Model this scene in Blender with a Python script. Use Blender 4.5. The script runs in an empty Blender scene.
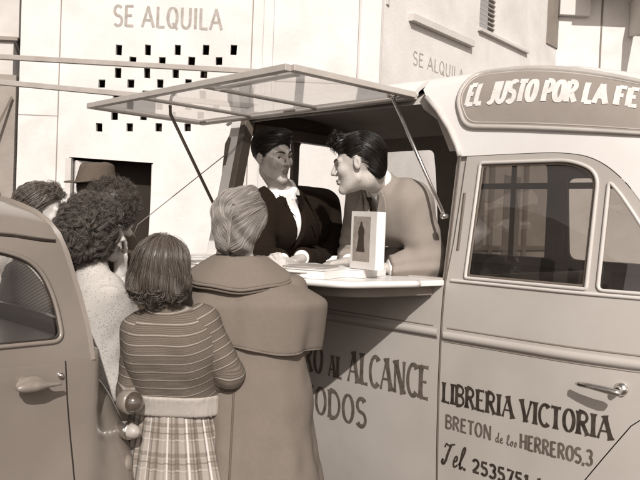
import bpy, bmesh, math, random
import numpy as np
from mathutils import Vector, Matrix
from mathutils.geometry import delaunay_2d_cdt
random.seed(7)
rng = np.random.default_rng(11)
scene = bpy.context.scene
COL = scene.collection
R = math.radians
# ------------------------------------------------------------------ camera frame
FPX = 730.0; EYE = 1.55; ROLL = .04
def at(px, py, Y):
    """a point of the place seen at (px, py) at depth Y metres"""
    return np.array([(px - 320) / FPX * Y, Y, EYE + Y * (223 + ROLL * (px - 320) - py) / FPX])
TH = R(45.6)
FV = np.array([math.sin(TH), -math.cos(TH)]); NV = np.array([math.cos(TH), math.sin(TH)])
# ------------------------------------------------------------------ tagging and linking
def tag(o, label=None, cat=None, group=None, kind=None):
    if label: o['label'] = label
    if cat: o['category'] = cat
    if group: o['group'] = group
    if kind: o['kind'] = kind
    return o
def empty(name, loc=(0, 0, 0), rz=0):
    o = bpy.data.objects.new(name, None); COL.objects.link(o)
    o.location = loc; o.rotation_euler = (0, 0, rz); o.empty_display_size = .1
    return o
def link(name, me, m, parent=None, smooth=True):
    o = bpy.data.objects.new(name, me); COL.objects.link(o)
    if m is not None: me.materials.append(m)
    if smooth: me.polygons.foreach_set('use_smooth', [True] * len(me.polygons))
    if parent is not None: o.parent = parent
    return o
def mesh_np(name, V, F, attrs=None):
    me = bpy.data.meshes.new(name)
    V = np.asarray(V, dtype=np.float32)
    if isinstance(F, np.ndarray):
        n, k = F.shape
        me.vertices.add(len(V)); me.vertices.foreach_set('co', V.ravel())
        me.loops.add(n * k); me.loops.foreach_set('vertex_index', F.astype(np.int32).ravel())
        me.polygons.add(n); me.polygons.foreach_set('loop_start', np.arange(0, n * k, k, dtype=np.int32))
        me.update(calc_edges=True); me.validate()
    else:
        me.from_pydata(V.tolist(), [], F); me.update()
    for k, a in (attrs or {}).items():
        at_ = me.attributes.new(k, 'FLOAT', 'POINT'); at_.data.foreach_set('value', np.asarray(a, dtype=np.float32))
    return me
# ------------------------------------------------------------------ materials
def sep(v):
    v = max(0.0, v)
    return (v, v ** 1.10, v ** 1.20, 1)
MATS = {}
def mat(name, v, rough=.6, var=.12, scale=6, bump=0, bscale=60, metal=0, spec=.4, coat=0, dirt=0, attr=None):
    if name in MATS: return MATS[name]
    m = bpy.data.materials.new(name); m.use_nodes = True; MATS[name] = m
    nt = m.node_tree; N = nt.nodes; L = nt.links; b = N['Principled BSDF']
    b.inputs['Roughness'].default_value = rough; b.inputs['Metallic'].default_value = metal
    b.inputs['Specular IOR Level'].default_value = spec; b.inputs['Coat Weight'].default_value = coat
    b.inputs['Coat Roughness'].default_value = .12
    tc = N.new('ShaderNodeTexCoord')
    ns = N.new('ShaderNodeTexNoise'); ns.inputs['Scale'].default_value = scale; ns.inputs['Detail'].default_value = 6
    ns.inputs['Roughness'].default_value = .65
    L.new(tc.outputs['Object'], ns.inputs['Vector'])
    mx = N.new('ShaderNodeMix'); mx.data_type = 'RGBA'
    mx.inputs[6].default_value = sep(v * (1 - var)); mx.inputs[7].default_value = sep(v * (1 + var))
    rp = N.new('ShaderNodeMapRange'); rp.inputs[1].default_value = .3; rp.inputs[2].default_value = .7
    L.new(ns.outputs['Fac'], rp.inputs[0]); L.new(rp.outputs[0], mx.inputs[0])
    out = mx.outputs[2]
    if dirt:
        n2 = N.new('ShaderNodeTexNoise'); n2.inputs['Scale'].default_value = 1.3; n2.inputs['Detail'].default_value = 9
        n2.inputs['Distortion'].default_value = .6
        L.new(tc.outputs['Object'], n2.inputs['Vector'])
        r2 = N.new('ShaderNodeMapRange'); r2.inputs[1].default_value = .47; r2.inputs[2].default_value = .72; r2.inputs[4].default_value = dirt
        L.new(n2.outputs['Fac'], r2.inputs[0])
        m2 = N.new('ShaderNodeMix'); m2.data_type = 'RGBA'; m2.inputs[7].default_value = sep(v * .55)
        L.new(r2.outputs[0], m2.inputs[0]); L.new(out, m2.inputs[6]); out = m2.outputs[2]
    L.new(out, b.inputs['Base Color'])
    if bump:
        nb = N.new('ShaderNodeTexNoise'); nb.inputs['Scale'].default_value = bscale; nb.inputs['Detail'].default_value = 5
        L.new(tc.outputs['Object'], nb.inputs['Vector'])
        bp = N.new('ShaderNodeBump'); bp.inputs['Strength'].default_value = bump; bp.inputs['Distance'].default_value = .01
        L.new(nb.outputs['Fac'], bp.inputs['Height']); L.new(bp.outputs['Normal'], b.inputs['Normal'])
    return m
def glass(name, tint=.85, rough=.02, refl=1.0, haze=0, k=1.5):
    if name in MATS: return MATS[name]
    m = bpy.data.materials.new(name); m.use_nodes = True; MATS[name] = m
    nt = m.node_tree; N = nt.nodes; L = nt.links; N.remove(N['Principled BSDF'])
    o = N['Material Output']; t = N.new('ShaderNodeBsdfTransparent'); g = N.new('ShaderNodeBsdfGlossy')
    t.inputs['Color'].default_value = sep(tint); g.inputs['Roughness'].default_value = rough
    g.inputs['Color'].default_value = (refl, refl * .95, refl * .92, 1)
    f = N.new('ShaderNodeFresnel'); f.inputs['IOR'].default_value = 1.52
    mu = N.new('ShaderNodeMath'); mu.operation = 'MULTIPLY_ADD'; mu.inputs[1].default_value = k; mu.inputs[2].default_value = .02
    mu.use_clamp = True
    L.new(f.outputs[0], mu.inputs[0])
    mx = N.new('ShaderNodeMixShader'); L.new(mu.outputs[0], mx.inputs[0]); L.new(t.outputs[0], mx.inputs[1]); L.new(g.outputs[0], mx.inputs[2])
    out = mx.outputs[0]
    if haze:  # pale haze mixed into the panes, standing in for bright reflections
        df = N.new('ShaderNodeBsdfDiffuse'); df.inputs['Color'].default_value = sep(.75); tl = N.new('ShaderNodeBsdfTranslucent'); tl.inputs['Color'].default_value = sep(.75)
        m1 = N.new('ShaderNodeMixShader'); m1.inputs[0].default_value = .6; L.new(df.outputs[0], m1.inputs[1]); L.new(tl.outputs[0], m1.inputs[2])
        tc = N.new('ShaderNodeTexCoord'); ns = N.new('ShaderNodeTexNoise'); ns.inputs['Scale'].default_value = 2.2; ns.inputs['Detail'].default_value = 5; L.new(tc.outputs['Object'], ns.inputs['Vector'])
        mr = N.new('ShaderNodeMapRange'); mr.inputs[1].default_value = .35; mr.inputs[2].default_value = .65; mr.inputs[3].default_value = haze*.4; mr.inputs[4].default_value = haze*1.5; L.new(ns.outputs['Fac'], mr.inputs[0])
        m2 = N.new('ShaderNodeMixShader'); L.new(mr.outputs[0], m2.inputs[0]); L.new(out, m2.inputs[1]); L.new(m1.outputs[0], m2.inputs[2]); out = m2.outputs[0]
    L.new(out, o.inputs['Surface'])
    return m
def ramp_mat(name, build, rough=.85, bump=0, bscale=120, spec=.25):
    """material whose colour value (0..1) is made by build(nodes, links, texcoord) -> socket"""
    m = bpy.data.materials.new(name); m.use_nodes = True; MATS[name] = m
    nt = m.node_tree; N = nt.nodes; L = nt.links; b = N['Principled BSDF']
    b.inputs['Roughness'].default_value = rough; b.inputs['Specular IOR Level'].default_value = spec
    L.new(build(N, L), b.inputs['Base Color'])
    if bump:
        tc = N.new('ShaderNodeTexCoord')
        nb = N.new('ShaderNodeTexNoise'); nb.inputs['Scale'].default_value = bscale; nb.inputs['Detail'].default_value = 4
        L.new(tc.outputs['Object'], nb.inputs['Vector'])
        bp = N.new('ShaderNodeBump'); bp.inputs['Strength'].default_value = bump; bp.inputs['Distance'].default_value = .006
        L.new(nb.outputs['Fac'], bp.inputs['Height']); L.new(bp.outputs['Normal'], b.inputs['Normal'])
    return m
# ------------------------------------------------------------------ mesh helpers
class MB:
    def __init__(s): s.v = []; s.f = []
    def add(s, V, F):
        o = len(s.v); s.v += [tuple(map(float, p)) for p in V]; s.f += [tuple(i + o for i in f) for f in F]
    def box(s, a, b):
        x0, y0, z0 = a; x1, y1, z1 = b
        s.add([(x0,y0,z0),(x1,y0,z0),(x1,y1,z0),(x0,y1,z0),(x0,y0,z1),(x1,y0,z1),(x1,y1,z1),(x0,y1,z1)],
              [(0,3,2,1),(4,5,6,7),(0,1,5,4),(1,2,6,5),(2,3,7,6),(3,0,4,7)])
    def obox(s, c, ax, ay, az):
        c, ax, ay, az = map(np.array, (c, ax, ay, az))
        P = [c + i*ax + j*ay + k*az for k in (-1,1) for j in (-1,1) for i in (-1,1)]
        s.add(P, [(0,2,3,1),(4,5,7,6),(0,1,5,4),(1,3,7,5),(3,2,6,7),(2,0,4,6)])
    def tube(s, pts, r, n=8, cap=True):
        pts = [np.array(p, float) for p in pts]; rs = r if hasattr(r, '__len__') else [r] * len(pts)
        V = []; up = np.array([0, 0, 1.0])
        for i, p in enumerate(pts):
            t = pts[min(i+1, len(pts)-1)] - pts[max(i-1, 0)]; t = t / (np.linalg.norm(t) + 1e-9)
            a = np.cross(t, up if abs(t[2]) < .95 else np.array([1.0, 0, 0])); a /= np.linalg.norm(a); b = np.cross(t, a)
            for k in range(n):
                w = 2*math.pi*k/n; V.append(p + rs[i]*(math.cos(w)*a + math.sin(w)*b))
        F = [(i*n+k, i*n+(k+1)%n, (i+1)*n+(k+1)%n, (i+1)*n+k) for i in range(len(pts)-1) for k in range(n)]
        if cap: F += [tuple(range(n))[::-1], tuple((len(pts)-1)*n + k for k in range(n))]
        s.add(V, F)
    def bar(s, a, b, w, h, up=(0,0,1)):
        a, b, up = np.array(a, float), np.array(b, float), np.array(up, float)
        t = b - a; L_ = np.linalg.norm(t); t /= L_; x = np.cross(t, up); x /= np.linalg.norm(x); y = np.cross(x, t)
        s.obox((a+b)/2, t*L_/2, x*w/2, y*h/2)
    def build(s, name, m, parent=None, bevel=0, smooth=False, seg=2):
        me = mesh_np(name, s.v, s.f)
        bm = bmesh.new(); bm.from_mesh(me); bmesh.ops.recalc_face_normals(bm, faces=bm.faces); bm.to_mesh(me); bm.free()
        o = link(name, me, m, parent, smooth or bevel > 0)
        if bevel:
            md = o.modifiers.new('bevel', 'BEVEL'); md.width = bevel; md.segments = seg; md.limit_method = 'ANGLE'; md.angle_limit = R(40)
            md.harden_normals = True
        return o
def inpoly(pts, poly):
    x, y = pts[:, 0], pts[:, 1]; ins = np.zeros(len(pts), bool); n = len(poly); j = n - 1
    for i in range(n):
        xi, yi = poly[i]; xj, yj = poly[j]
        c = ((yi > y) != (yj > y)) & (x < (xj - xi) * (y - yi) / ((yj - yi) or 1e-12) + xi)
        ins ^= c; j = i
    return ins
def resample(poly, step):
    out = []; n = len(poly)
    for i in range(n):
        a, b = np.array(poly[i], float), np.array(poly[(i+1) % n], float)
        k = max(1, int(np.linalg.norm(b - a) / step))
        out += [tuple(a + (b - a) * t / k) for t in range(k)]
    return out
def roundpoly(poly, r, seg=5):
    """round every corner; r is one radius or one per corner"""
    n = len(poly); out = []
    for i in range(n):
        p0, p, p1 = (np.array(poly[(i+d) % n], float) for d in (-1, 0, 1))
        ri = r[i] if hasattr(r, '__len__') else r
        a = p0 - p; b = p1 - p; la, lb = np.linalg.norm(a), np.linalg.norm(b); ri = min(ri, la*.49, lb*.49)
        if ri < 1e-4: out.append(tuple(p)); continue
        A = p + a/la*ri; B = p + b/lb*ri
        for k in range(seg + 1):
            t = k/seg; out.append(tuple((1-t)**2*A + 2*t*(1-t)*p + t*t*B))
    return out
def panel(name, outer, holes, step, mapf, m, parent=None, thick=.02, offset=-1, smooth=True):
    """sheet with holes, meshed in 2-D and carried onto a surface by mapf"""
    loops = [resample(outer, step)] + [resample(h, step) for h in holes]
    pts = []; edges = []
    for lp in loops:
        o = len(pts); pts += lp; edges += [(o+i, o+(i+1) % len(lp)) for i in range(len(lp))]
    O = np.array(loops[0]); lo, hi = O.min(0), O.max(0)
    gx, gy = np.meshgrid(np.arange(lo[0]+step*.5, hi[0], step), np.arange(lo[1]+step*.5, hi[1], step))
    G = np.c_[gx.ravel(), gy.ravel()]
    ok = inpoly(G, loops[0])
    for h in loops[1:]: ok &= ~inpoly(G, h)
    B = np.array(pts)
    G = G[ok]
    if len(G):
        d = np.min(((G[:, None, :] - B[None]) ** 2).sum(2), axis=1); G = G[d > (step*.5)**2]
    allp = [Vector(p) for p in pts] + [Vector(p) for p in G]
    v, e, f, *_ = delaunay_2d_cdt(allp, edges, [], 0, 1e-6)
    V2 = np.array([tuple(p) for p in v]); Ft = [t for t in f if len(t) == 3]
    C = np.array([V2[list(t)].mean(0) for t in Ft])
    keep = inpoly(C, loops[0])
    for h in loops[1:]: keep &= ~inpoly(C, h)
    Ft = [t for t, k in zip(Ft, keep) if k]
    V3 = [mapf(*p) for p in V2]
    me = mesh_np(name, V3, Ft)
    bm = bmesh.new(); bm.from_mesh(me)
    bmesh.ops.delete(bm, geom=[q for q in bm.verts if not q.link_faces], context='VERTS')
    bm.to_mesh(me); bm.free()
    o = link(name, me, m, parent, smooth)
    if thick:
        md = o.modifiers.new('solid', 'SOLIDIFY'); md.thickness = thick; md.offset = offset
        if smooth:
            es = o.modifiers.new('split', 'EDGE_SPLIT'); es.split_angle = R(40)
    return o
def prism(name, poly, z0, z1, m, parent=None, bevel=.003, frame=None):
    n = len(poly); f = frame or (lambda x, y, z: (x, y, z))
    V = [f(x, y, z0) for x, y in poly] + [f(x, y, z1) for x, y in poly]
    F = [tuple(range(n))[::-1], tuple(range(n, 2*n))] + [(i, (i+1) % n, (i+1) % n + n, i+n) for i in range(n)]
    b = MB(); b.add(V, F); return b.build(name, m, parent, bevel)
def sphere(name, c, r, m, parent=None, rot=None, seg=24):
    me = bpy.data.meshes.new(name); bm = bmesh.new()
    bmesh.ops.create_uvsphere(bm, u_segments=seg, v_segments=seg//2, radius=1)
    S = Matrix.Diagonal((*r, 1)) if hasattr(r, '__len__') else Matrix.Scale(r, 4)
    M = Matrix.Translation(tuple(c)) @ (rot.to_4x4() if rot is not None else Matrix.Identity(4)) @ S
    bmesh.ops.transform(bm, matrix=M, verts=bm.verts); bm.to_mesh(me); bm.free()
    return link(name, me, m, parent)
def lathe(mb, prof, c, axis, n=28):
    c = np.array(c, float); axis = np.array(axis, float); axis /= np.linalg.norm(axis)
    a = np.cross(axis, [0, 0, 1.0] if abs(axis[2]) < .9 else [1.0, 0, 0]); a /= np.linalg.norm(a); b = np.cross(axis, a)
    V = [c + axis*h + r*(math.cos(2*math.pi*k/n)*a + math.sin(2*math.pi*k/n)*b) for r, h in prof for k in range(n)]
    F = [(i*n+k, i*n+(k+1) % n, (i+1)*n+(k+1) % n, (i+1)*n+k) for i in range(len(prof)-1) for k in range(n)]
    mb.add(V, F)
# ------------------------------------------------------------------ implicit modelling
def surface_nets(f, xs, ys, zs):
    X, Y, Z = np.meshgrid(xs, ys, zs, indexing='ij')
    P = np.stack([X, Y, Z], -1).reshape(-1, 3)
    B_ = 8; cs = []; hs = []; bi = []
    for a in (xs, ys, zs):
        n_ = (len(a)+B_-1)//B_; lo_ = np.array([a[i*B_] for i in range(n_)]); hi_ = np.array([a[min(len(a)-1, (i+1)*B_)] for i in range(n_)])
        cs.append((lo_+hi_)/2); hs.append((hi_-lo_)/2); bi.append(np.arange(len(a))//B_)
    Cg = np.stack(np.meshgrid(*cs, indexing='ij'), -1); Hg = np.sqrt(sum(h*h for h in np.meshgrid(*hs, indexing='ij')))
    fc = f(Cg.reshape(-1, 3)).reshape(Hg.shape); near = np.abs(fc) < 1.8*Hg + .03
    ix = np.ix_(*bi); V = fc[ix].astype(np.float32); sel = near[ix].ravel(); V = V.ravel(); ii = np.flatnonzero(sel)
    for i in range(0, len(ii), 400000): V[ii[i:i+400000]] = f(P[ii[i:i+400000]])
    V = V.reshape(X.shape)
    V[0] = V[-1] = 1; V[:, 0] = V[:, -1] = 1; V[:, :, 0] = V[:, :, -1] = 1
    ins = V < 0
    c = [(i, j, k) for i in (0, 1) for j in (0, 1) for k in (0, 1)]
    nx, ny, nz = V.shape
    sl = lambda A, o: A[o[0]:nx-1+o[0], o[1]:ny-1+o[1], o[2]:nz-1+o[2]]
    cnt = sum(sl(ins, o).astype(np.int8) for o in c)
    act = (cnt > 0) & (cnt < 8); idx = np.argwhere(act)
    ID = -np.ones(act.shape, np.int64); ID[act] = np.arange(len(idx))
    acc = np.zeros((len(idx), 3)); num = np.zeros(len(idx))
    ax = [np.asarray(xs), np.asarray(ys), np.asarray(zs)]
    def pos(o): return np.stack([ax[d][idx[:, d]+o[d]] for d in range(3)], 1)
    def val(o): return V[idx[:, 0]+o[0], idx[:, 1]+o[1], idx[:, 2]+o[2]]
    for a in range(8):
        for b in range(a+1, 8):
            if sum(abs(c[a][d]-c[b][d]) for d in range(3)) != 1: continue
            va, vb = val(c[a]), val(c[b]); cr = (va < 0) != (vb < 0)
            t = np.where(cr, va / np.where(cr, va - vb, 1), 0)[:, None]
            p = pos(c[a]) * (1-t) + pos(c[b]) * t
            acc += np.where(cr[:, None], p, 0); num += cr
    verts = acc / num[:, None]
    quads = []
    for d in range(3):
        o = [0, 0, 0]; o[d] = 1
        A = ins[:nx-o[0], :ny-o[1], :nz-o[2]]; B = ins[o[0]:, o[1]:, o[2]:]
        e = np.argwhere(A != B); e1, e2 = [q for q in range(3) if q != d]
        e = e[(e[:, e1] > 0) & (e[:, e2] > 0)]
        m = (e[:, e1] < ID.shape[e1]) & (e[:, e2] < ID.shape[e2]) & (e[:, d] < ID.shape[d]); e = e[m]
        def cell(a, b):
            q = e.copy(); q[:, e1] -= a; q[:, e2] -= b; return ID[q[:, 0], q[:, 1], q[:, 2]]
        Q = np.stack([cell(1, 1), cell(0, 1), cell(0, 0), cell(1, 0)], 1)
        inside_first = A[e[:, 0], e[:, 1], e[:, 2]]
        flip = inside_first if d != 1 else ~inside_first
        Q[~flip] = Q[~flip][:, ::-1]
        quads.append(Q)
    Q = np.concatenate(quads); Q = Q[(Q >= 0).all(1)]
    return verts, Q
def axis_(lo, hi, h, fine=None, hf=None):
    if fine is None: return np.arange(lo, hi + h, h)
    a, b = fine; out = []
    if a > lo: out.append(np.linspace(lo, a, max(2, int((a-lo)/h)+1))[:-1])
    out.append(np.linspace(max(a, lo), min(b, hi), max(2, int((min(b, hi)-max(a, lo))/hf)+1)))
    if b < hi: out.append(np.linspace(b, hi, max(2, int((hi-b)/h)+1))[1:])
    return np.concatenate(out)
def nrm(v): v = np.asarray(v, float); return v / np.linalg.norm(v)
def smin(a, b, k):
    h = np.clip(.5 + .5*(b-a)/k, 0, 1); return b*(1-h) + a*h - k*h*(1-h)
def smax(a, b, k): return -smin(-a, -b, k)
def sph(P, c, r): return np.sqrt(((P - c) ** 2).sum(1)) - r
def ell(P, c, r, M=None):
    q = P - np.asarray(c)
    if M is not None: q = q @ M
    r = np.asarray(r, float)
    k0 = np.sqrt(((q/r)**2).sum(1)); k1 = np.sqrt(((q/r**2)**2).sum(1)) + 1e-9
    return k0*(k0-1)/k1
def rc(P, a, b, ra, rb):
    a = np.asarray(a, float); b = np.asarray(b, float); ab = b - a
    t = np.clip(((P - a) @ ab) / (ab @ ab + 1e-12), 0, 1)
    return np.sqrt(((P - a - t[:, None]*ab)**2).sum(1)) - (ra + (rb-ra)*t)
def tpar(P, a, b):
    ab = np.asarray(b) - np.asarray(a); return ((P - a) @ ab) / (ab @ ab)
def fn(P, freq, seed, n=6):
    r = np.random.default_rng(seed); k = r.normal(size=(n, 3)); k = k/np.linalg.norm(k, axis=1)[:, None]*freq*r.uniform(.6, 1.5, (n, 1))
    return np.sin(P @ k.T + r.uniform(0, 6.28, n)).mean(1)
def rotm(yaw, pitch=0, roll=0):
    """columns: right, front, up of a body part facing +Y turned by yaw (left positive), pitched up, rolled"""
    return np.array(Matrix.Rotation(R(yaw), 3, 'Z') @ Matrix.Rotation(R(pitch), 3, 'X') @ Matrix.Rotation(R(roll), 3, 'Y'))
def strand_mesh(name, S, rad, m, parent, nring=3):
    """S: (n strands, k points, 3) -> thin tapering tubes in one mesh"""
    n, k, _ = S.shape
    T = np.gradient(S, axis=1); T /= np.linalg.norm(T, axis=2, keepdims=True) + 1e-9
    up = rng.normal(size=(n, 1, 3)); A = np.cross(T, up); A /= np.linalg.norm(A, axis=2, keepdims=True) + 1e-9
    B = np.cross(T, A)
    tp = np.sin(np.linspace(.35, math.pi-.12, k))[None, :, None] * rad * rng.uniform(.6, 1.3, (n, 1, 1))
    rings = [S + tp*(math.cos(w)*A + math.sin(w)*B) for w in np.arange(nring)*2*math.pi/nring]
    V = np.stack(rings, 2).reshape(-1, 3)
    b = (np.arange(n)[:, None]*k + np.arange(k-1)[None]).ravel()*nring
    F = np.concatenate([np.stack([b+i, b+(i+1) % nring, b+nring+(i+1) % nring, b+nring+i], 1) for i in range(nring)])
    rnd = np.repeat(rng.random(n), k*nring)
    return link(name, mesh_np(name, V, F, {'rnd': rnd}), m, parent)
def grow(sdf, start, flow, steps, dl, wob=.0015, lift=0.0, seed=3):
    P = start.copy(); out = [P.copy()]; r = np.random.default_rng(seed); off = r.normal(size=len(P))*wob
    def grad(Q):
        e = .002; return np.stack([(sdf(Q + np.eye(3)[d]*e) - sdf(Q - np.eye(3)[d]*e)) for d in range(3)], 1) / (2*e)
    for i in range(steps):
        g = grad(P); g /= np.linalg.norm(g, axis=1, keepdims=True) + 1e-9
        f = flow(P); f = f - (f*g).sum(1, keepdims=True)*g; f /= np.linalg.norm(f, axis=1, keepdims=True) + 1e-9
        P = P + f*dl
        P = P - g*(sdf(P) - off - lift)[:, None]*.8
        out.append(P.copy())
    return np.stack(out, 1)
# ================================================================== lettering
def arc(cx, cy, rx, ry, a0, a1, n=14):
    return [(cx + rx*math.cos(R(a0+(a1-a0)*i/n)), cy + ry*math.sin(R(a0+(a1-a0)*i/n))) for i in range(n+1)]
T_, K_ = .42, 1.0      # thin and thick strokes
GL = {
 'A': (.72, [([(.04,0),(.36,1)],T_), ([(.34,1),(.68,0)],K_), ([(.16,.34),(.56,.34)],T_)]),
 'B': (.62, [([(.1,0),(.1,1)],K_), ([(.1,.98)]+arc(.3,.76,.24,.22,90,-90)+[(.1,.54)],.6), ([(.1,.52)]+arc(.3,.27,.28,.25,90,-90)+[(.1,.02)],.65)]),
 'C': (.62, [(arc(.36,.5,.3,.48,48,312,20),.75)]),
 'D': (.68, [([(.1,0),(.1,1)],K_), ([(.1,.98)]+arc(.26,.5,.36,.48,90,-90,18)+[(.1,.02)],.75)]),
 'E': (.56, [([(.1,0),(.1,1)],K_), ([(.1,.97),(.5,.97)],T_*1.3), ([(.1,.52),(.42,.52)],T_), ([(.1,.03),(.53,.03)],T_*1.3)]),
 'F': (.54, [([(.1,0),(.1,1)],K_), ([(.1,.96),(.5,.96)],T_*1.3), ([(.1,.52),(.42,.52)],T_*1.2)]),
 'H': (.68, [([(.1,0),(.1,1)],K_), ([(.58,0),(.58,1)],K_), ([(.1,.5),(.58,.5)],T_)]),
 'I': (.24, [([(.12,0),(.12,1)],K_)]),
 'J': (.46, [([(.36,1),(.36,.3)]+arc(.2,.24,.16,.22,0,-140,8),.9)]),
 'L': (.52, [([(.1,0),(.1,1)],K_), ([(.1,.03),(.5,.03)],T_*1.3)]),
 'M': (.86, [([(.1,0),(.1,1)],T_*1.3), ([(.1,1),(.43,.2)],K_), ([(.43,.2),(.76,1)],T_), ([(.76,0),(.76,1)],K_)]),
 'N': (.70, [([(.1,0),(.1,1)],T_*1.3), ([(.1,1),(.6,0)],K_), ([(.6,0),(.6,1)],T_*1.3)]),
 'O': (.66, [(arc(.33,.5,.26,.48,90,450,26),.82)]),
 'P': (.58, [([(.1,0),(.1,1)],K_), ([(.1,.98)]+arc(.28,.73,.24,.25,90,-90)+[(.1,.48)],.7)]),
 'Q': (.68, [(arc(.33,.5,.26,.48,90,450,26),.82), ([(.34,.25),(.62,-.06)],.7)]),
 'R': (.64, [([(.1,0),(.1,1)],K_), ([(.1,.98)]+arc(.28,.75,.24,.23,90,-90)+[(.1,.52)],.7), ([(.28,.52),(.58,0)],.9)]),
 'S': (.54, [(arc(.27,.735,.2,.235,35,250,12)+arc(.27,.255,.22,.245,70,-145,12),.8)]),
 'T': (.56, [([(.28,0),(.28,1)],K_), ([(.02,.96),(.54,.96)],T_*1.3)]),
 'U': (.66, [([(.1,1),(.1,.32)]+arc(.33,.3,.23,.28,180,360,12)+[(.56,1)],.85)]),
 'V': (.68, [([(.04,1),(.34,0)],K_), ([(.34,0),(.64,1)],T_*1.2)]),
 '1': (.34, [([(.2,0),(.2,1)],K_), ([(.05,.8),(.2,.98)],T_)]),
 '2': (.56, [(arc(.27,.72,.2,.26,165,-20,10)+[(.36,.42),(.08,.04)],.75), ([(.06,.04),(.5,.04)],.6)]),
 '3': (.54, [(arc(.25,.75,.19,.23,150,-80,10),.8), (arc(.25,.27,.22,.26,85,-150,12),.8)]),
 '5': (.54, [([(.46,.96),(.12,.96),(.1,.56)],.6), (arc(.25,.3,.22,.28,125,-145,14),.8)]),
 '7': (.52, [([(.05,.95),(.47,.95),(.2,0)],.75)]),
 ',': (.22, [([(.12,.08),(.05,-.12)],.9)]), '.': (.22, [([(.1,0),(.1,.1)],1.1)]), '-': (.4, [([(.06,.45),(.34,.45)],.8)]),
}
SCR = {  # brush script
 'T': (.8, [([(.02,.78),(.1,.95),(.3,.9),(.6,.98),(.8,1.02)],.6), ([(.5,.93),(.36,.5),(.3,.2),(.16,.02),(.02,.1),(.06,.24)],1)]),
 'e': (.42, [([(.06,.22),(.3,.34),(.26,.5),(.12,.44),(.08,.16),(.2,.02),(.42,.14)],.7)]),
 'l': (.34, [([(.02,.15),(.3,.8),(.24,1),(.12,.8),(.12,.15),(.2,.02),(.36,.14)],.75)]),
 'd': (.48, [([(.34,.4),(.18,.46),(.06,.2),(.16,.02),(.32,.2),(.42,1),(.34,.3),(.4,.03),(.5,.12)],.7)]),
 'o': (.4, [([(.24,.46),(.08,.3),(.1,.06),(.24,.04),(.32,.26),(.22,.46),(.44,.36)],.7)]),
 's': (.34, [([(.02,.1),(.22,.5),(.28,.2),(.16,.02),(.04,.08)],.7)]),
 '.': (.24, [([(.08,0),(.12,.1)],1.1)]),
}
def smooth_line(p, k=6):
    p = [np.array(q) for q in p]; out = []
    if len(p) < 3: return p
    q = [2*p[0]-p[1]] + p + [2*p[-1]-p[-2]]
    for i in range(1, len(q)-2):
        for j in range(k):
            t = j/k; out.append(.5*((2*q[i]) + (-q[i-1]+q[i+1])*t + (2*q[i-1]-5*q[i]+4*q[i+1]-q[i+2])*t*t + (-q[i-1]+3*q[i]-3*q[i+1]+q[i+2])*t**3))
    return out + [p[-1]]
def lettering(name, text, x0, z0, width, h, weight, mapf, m, parent, font=GL, flare=.5, slant=0, small=None, uni=0, lift=.002):
    """text as thin strokes laid on a surface: mapf(u, v, lift) -> 3-D. small: {index: scale}"""
    tot = 0
    for i, c in enumerate(text):
        sc = (small or {}).get(i, 1); tot += .34 if c == ' ' else (font[c][0] + .08)*sc
    kx = width / tot; x = 0; V = []; F = []; q = 0
    for i, c in enumerate(text):
        sc = (small or {}).get(i, 1)
        if c == ' ': x += .34; continue
        w, strokes = font[c]
        for pts, wt in strokes:
            if font is SCR: pts = smooth_line(pts)
            if uni: wt = wt + (1-wt)*uni
            pts = [np.array(p, float) for p in pts]
            if len(pts) == 2: pts = [pts[0] + (pts[1]-pts[0])*t/8 for t in range(9)]
            P = [np.array([(x + p[0]*sc)*kx, p[1]*h*sc]) for p in pts]; n = len(P); closed = np.linalg.norm(P[0]-P[-1]) < 1e-6
            base = len(V); q += 1; lf = lift + .00012*(q % 9)
            for j, p in enumerate(P):
                a = P[j-1] if j else (P[-2] if closed else P[0]); b = P[j+1] if j < n-1 else (P[1] if closed else P[-1])
                t = b - a; t = t/(np.linalg.norm(t)+1e-9); nn = np.array([-t[1], t[0]])
                s_ = j/(n-1)*2-1
                ww = weight*wt*h*.5*(1 + (0 if closed else flare*abs(s_)**5))*(sc**.5)
                if len(strokes) and closed: ww *= (.62 + .5*abs(nn[0]))
                for sg in (1, -1):
                    v = p + sg*nn*ww
                    V.append(mapf(x0 + v[0] + slant*v[1], z0 + v[1], lf))
            F += [(base+2*j, base+2*j+1, base+2*j+3, base+2*j+2) for j in range(n-1)]
        x += (w + .08)*sc
    return link(name, mesh_np(name, V, F), m, parent, False)
# ================================================================== world, sun, camera
w = bpy.data.worlds.new("World"); scene.world = w; w.use_nodes = True
N = w.node_tree.nodes; L = w.node_tree.links; bg = N['Background']
SUN = np.array([-.10, .93, -.70])
sky = N.new('ShaderNodeTexSky'); sky.sky_type = 'NISHITA'; sky.sun_disc = False
sky.sun_elevation = math.atan2(.70, .935); sky.sun_rotation = math.atan2(-SUN[0], -SUN[1]); sky.dust_density = 2; sky.air_density = 1
bw = N.new('ShaderNodeRGBToBW'); mxw = N.new('ShaderNodeMix'); mxw.data_type = 'RGBA'; mxw.blend_type = 'MULTIPLY'; mxw.inputs[0].default_value = 1
mxw.inputs[7].default_value = (1.035, .935, .88, 1)
L.new(sky.outputs[0], bw.inputs[0]); L.new(bw.outputs[0], mxw.inputs[6]); L.new(mxw.outputs[2], bg.inputs['Color'])
bg.inputs['Strength'].default_value = .125
sl = bpy.data.lights.new('sun', 'SUN'); sl.energy = 4.3; sl.angle = R(.53); sl.color = (1, .96, .915)
so = bpy.data.objects.new('sun', sl); COL.objects.link(so); so.rotation_euler = Vector(SUN).to_track_quat('-Z', 'Y').to_euler(); so.location = (0, -5, 10)
cd = bpy.data.cameras.new('camera'); cam = bpy.data.objects.new('camera', cd); COL.objects.link(cam); scene.camera = cam
cd.lens = 36*FPX/640; cd.sensor_width = 36; cd.clip_start = .05; cd.clip_end = 500
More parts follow.
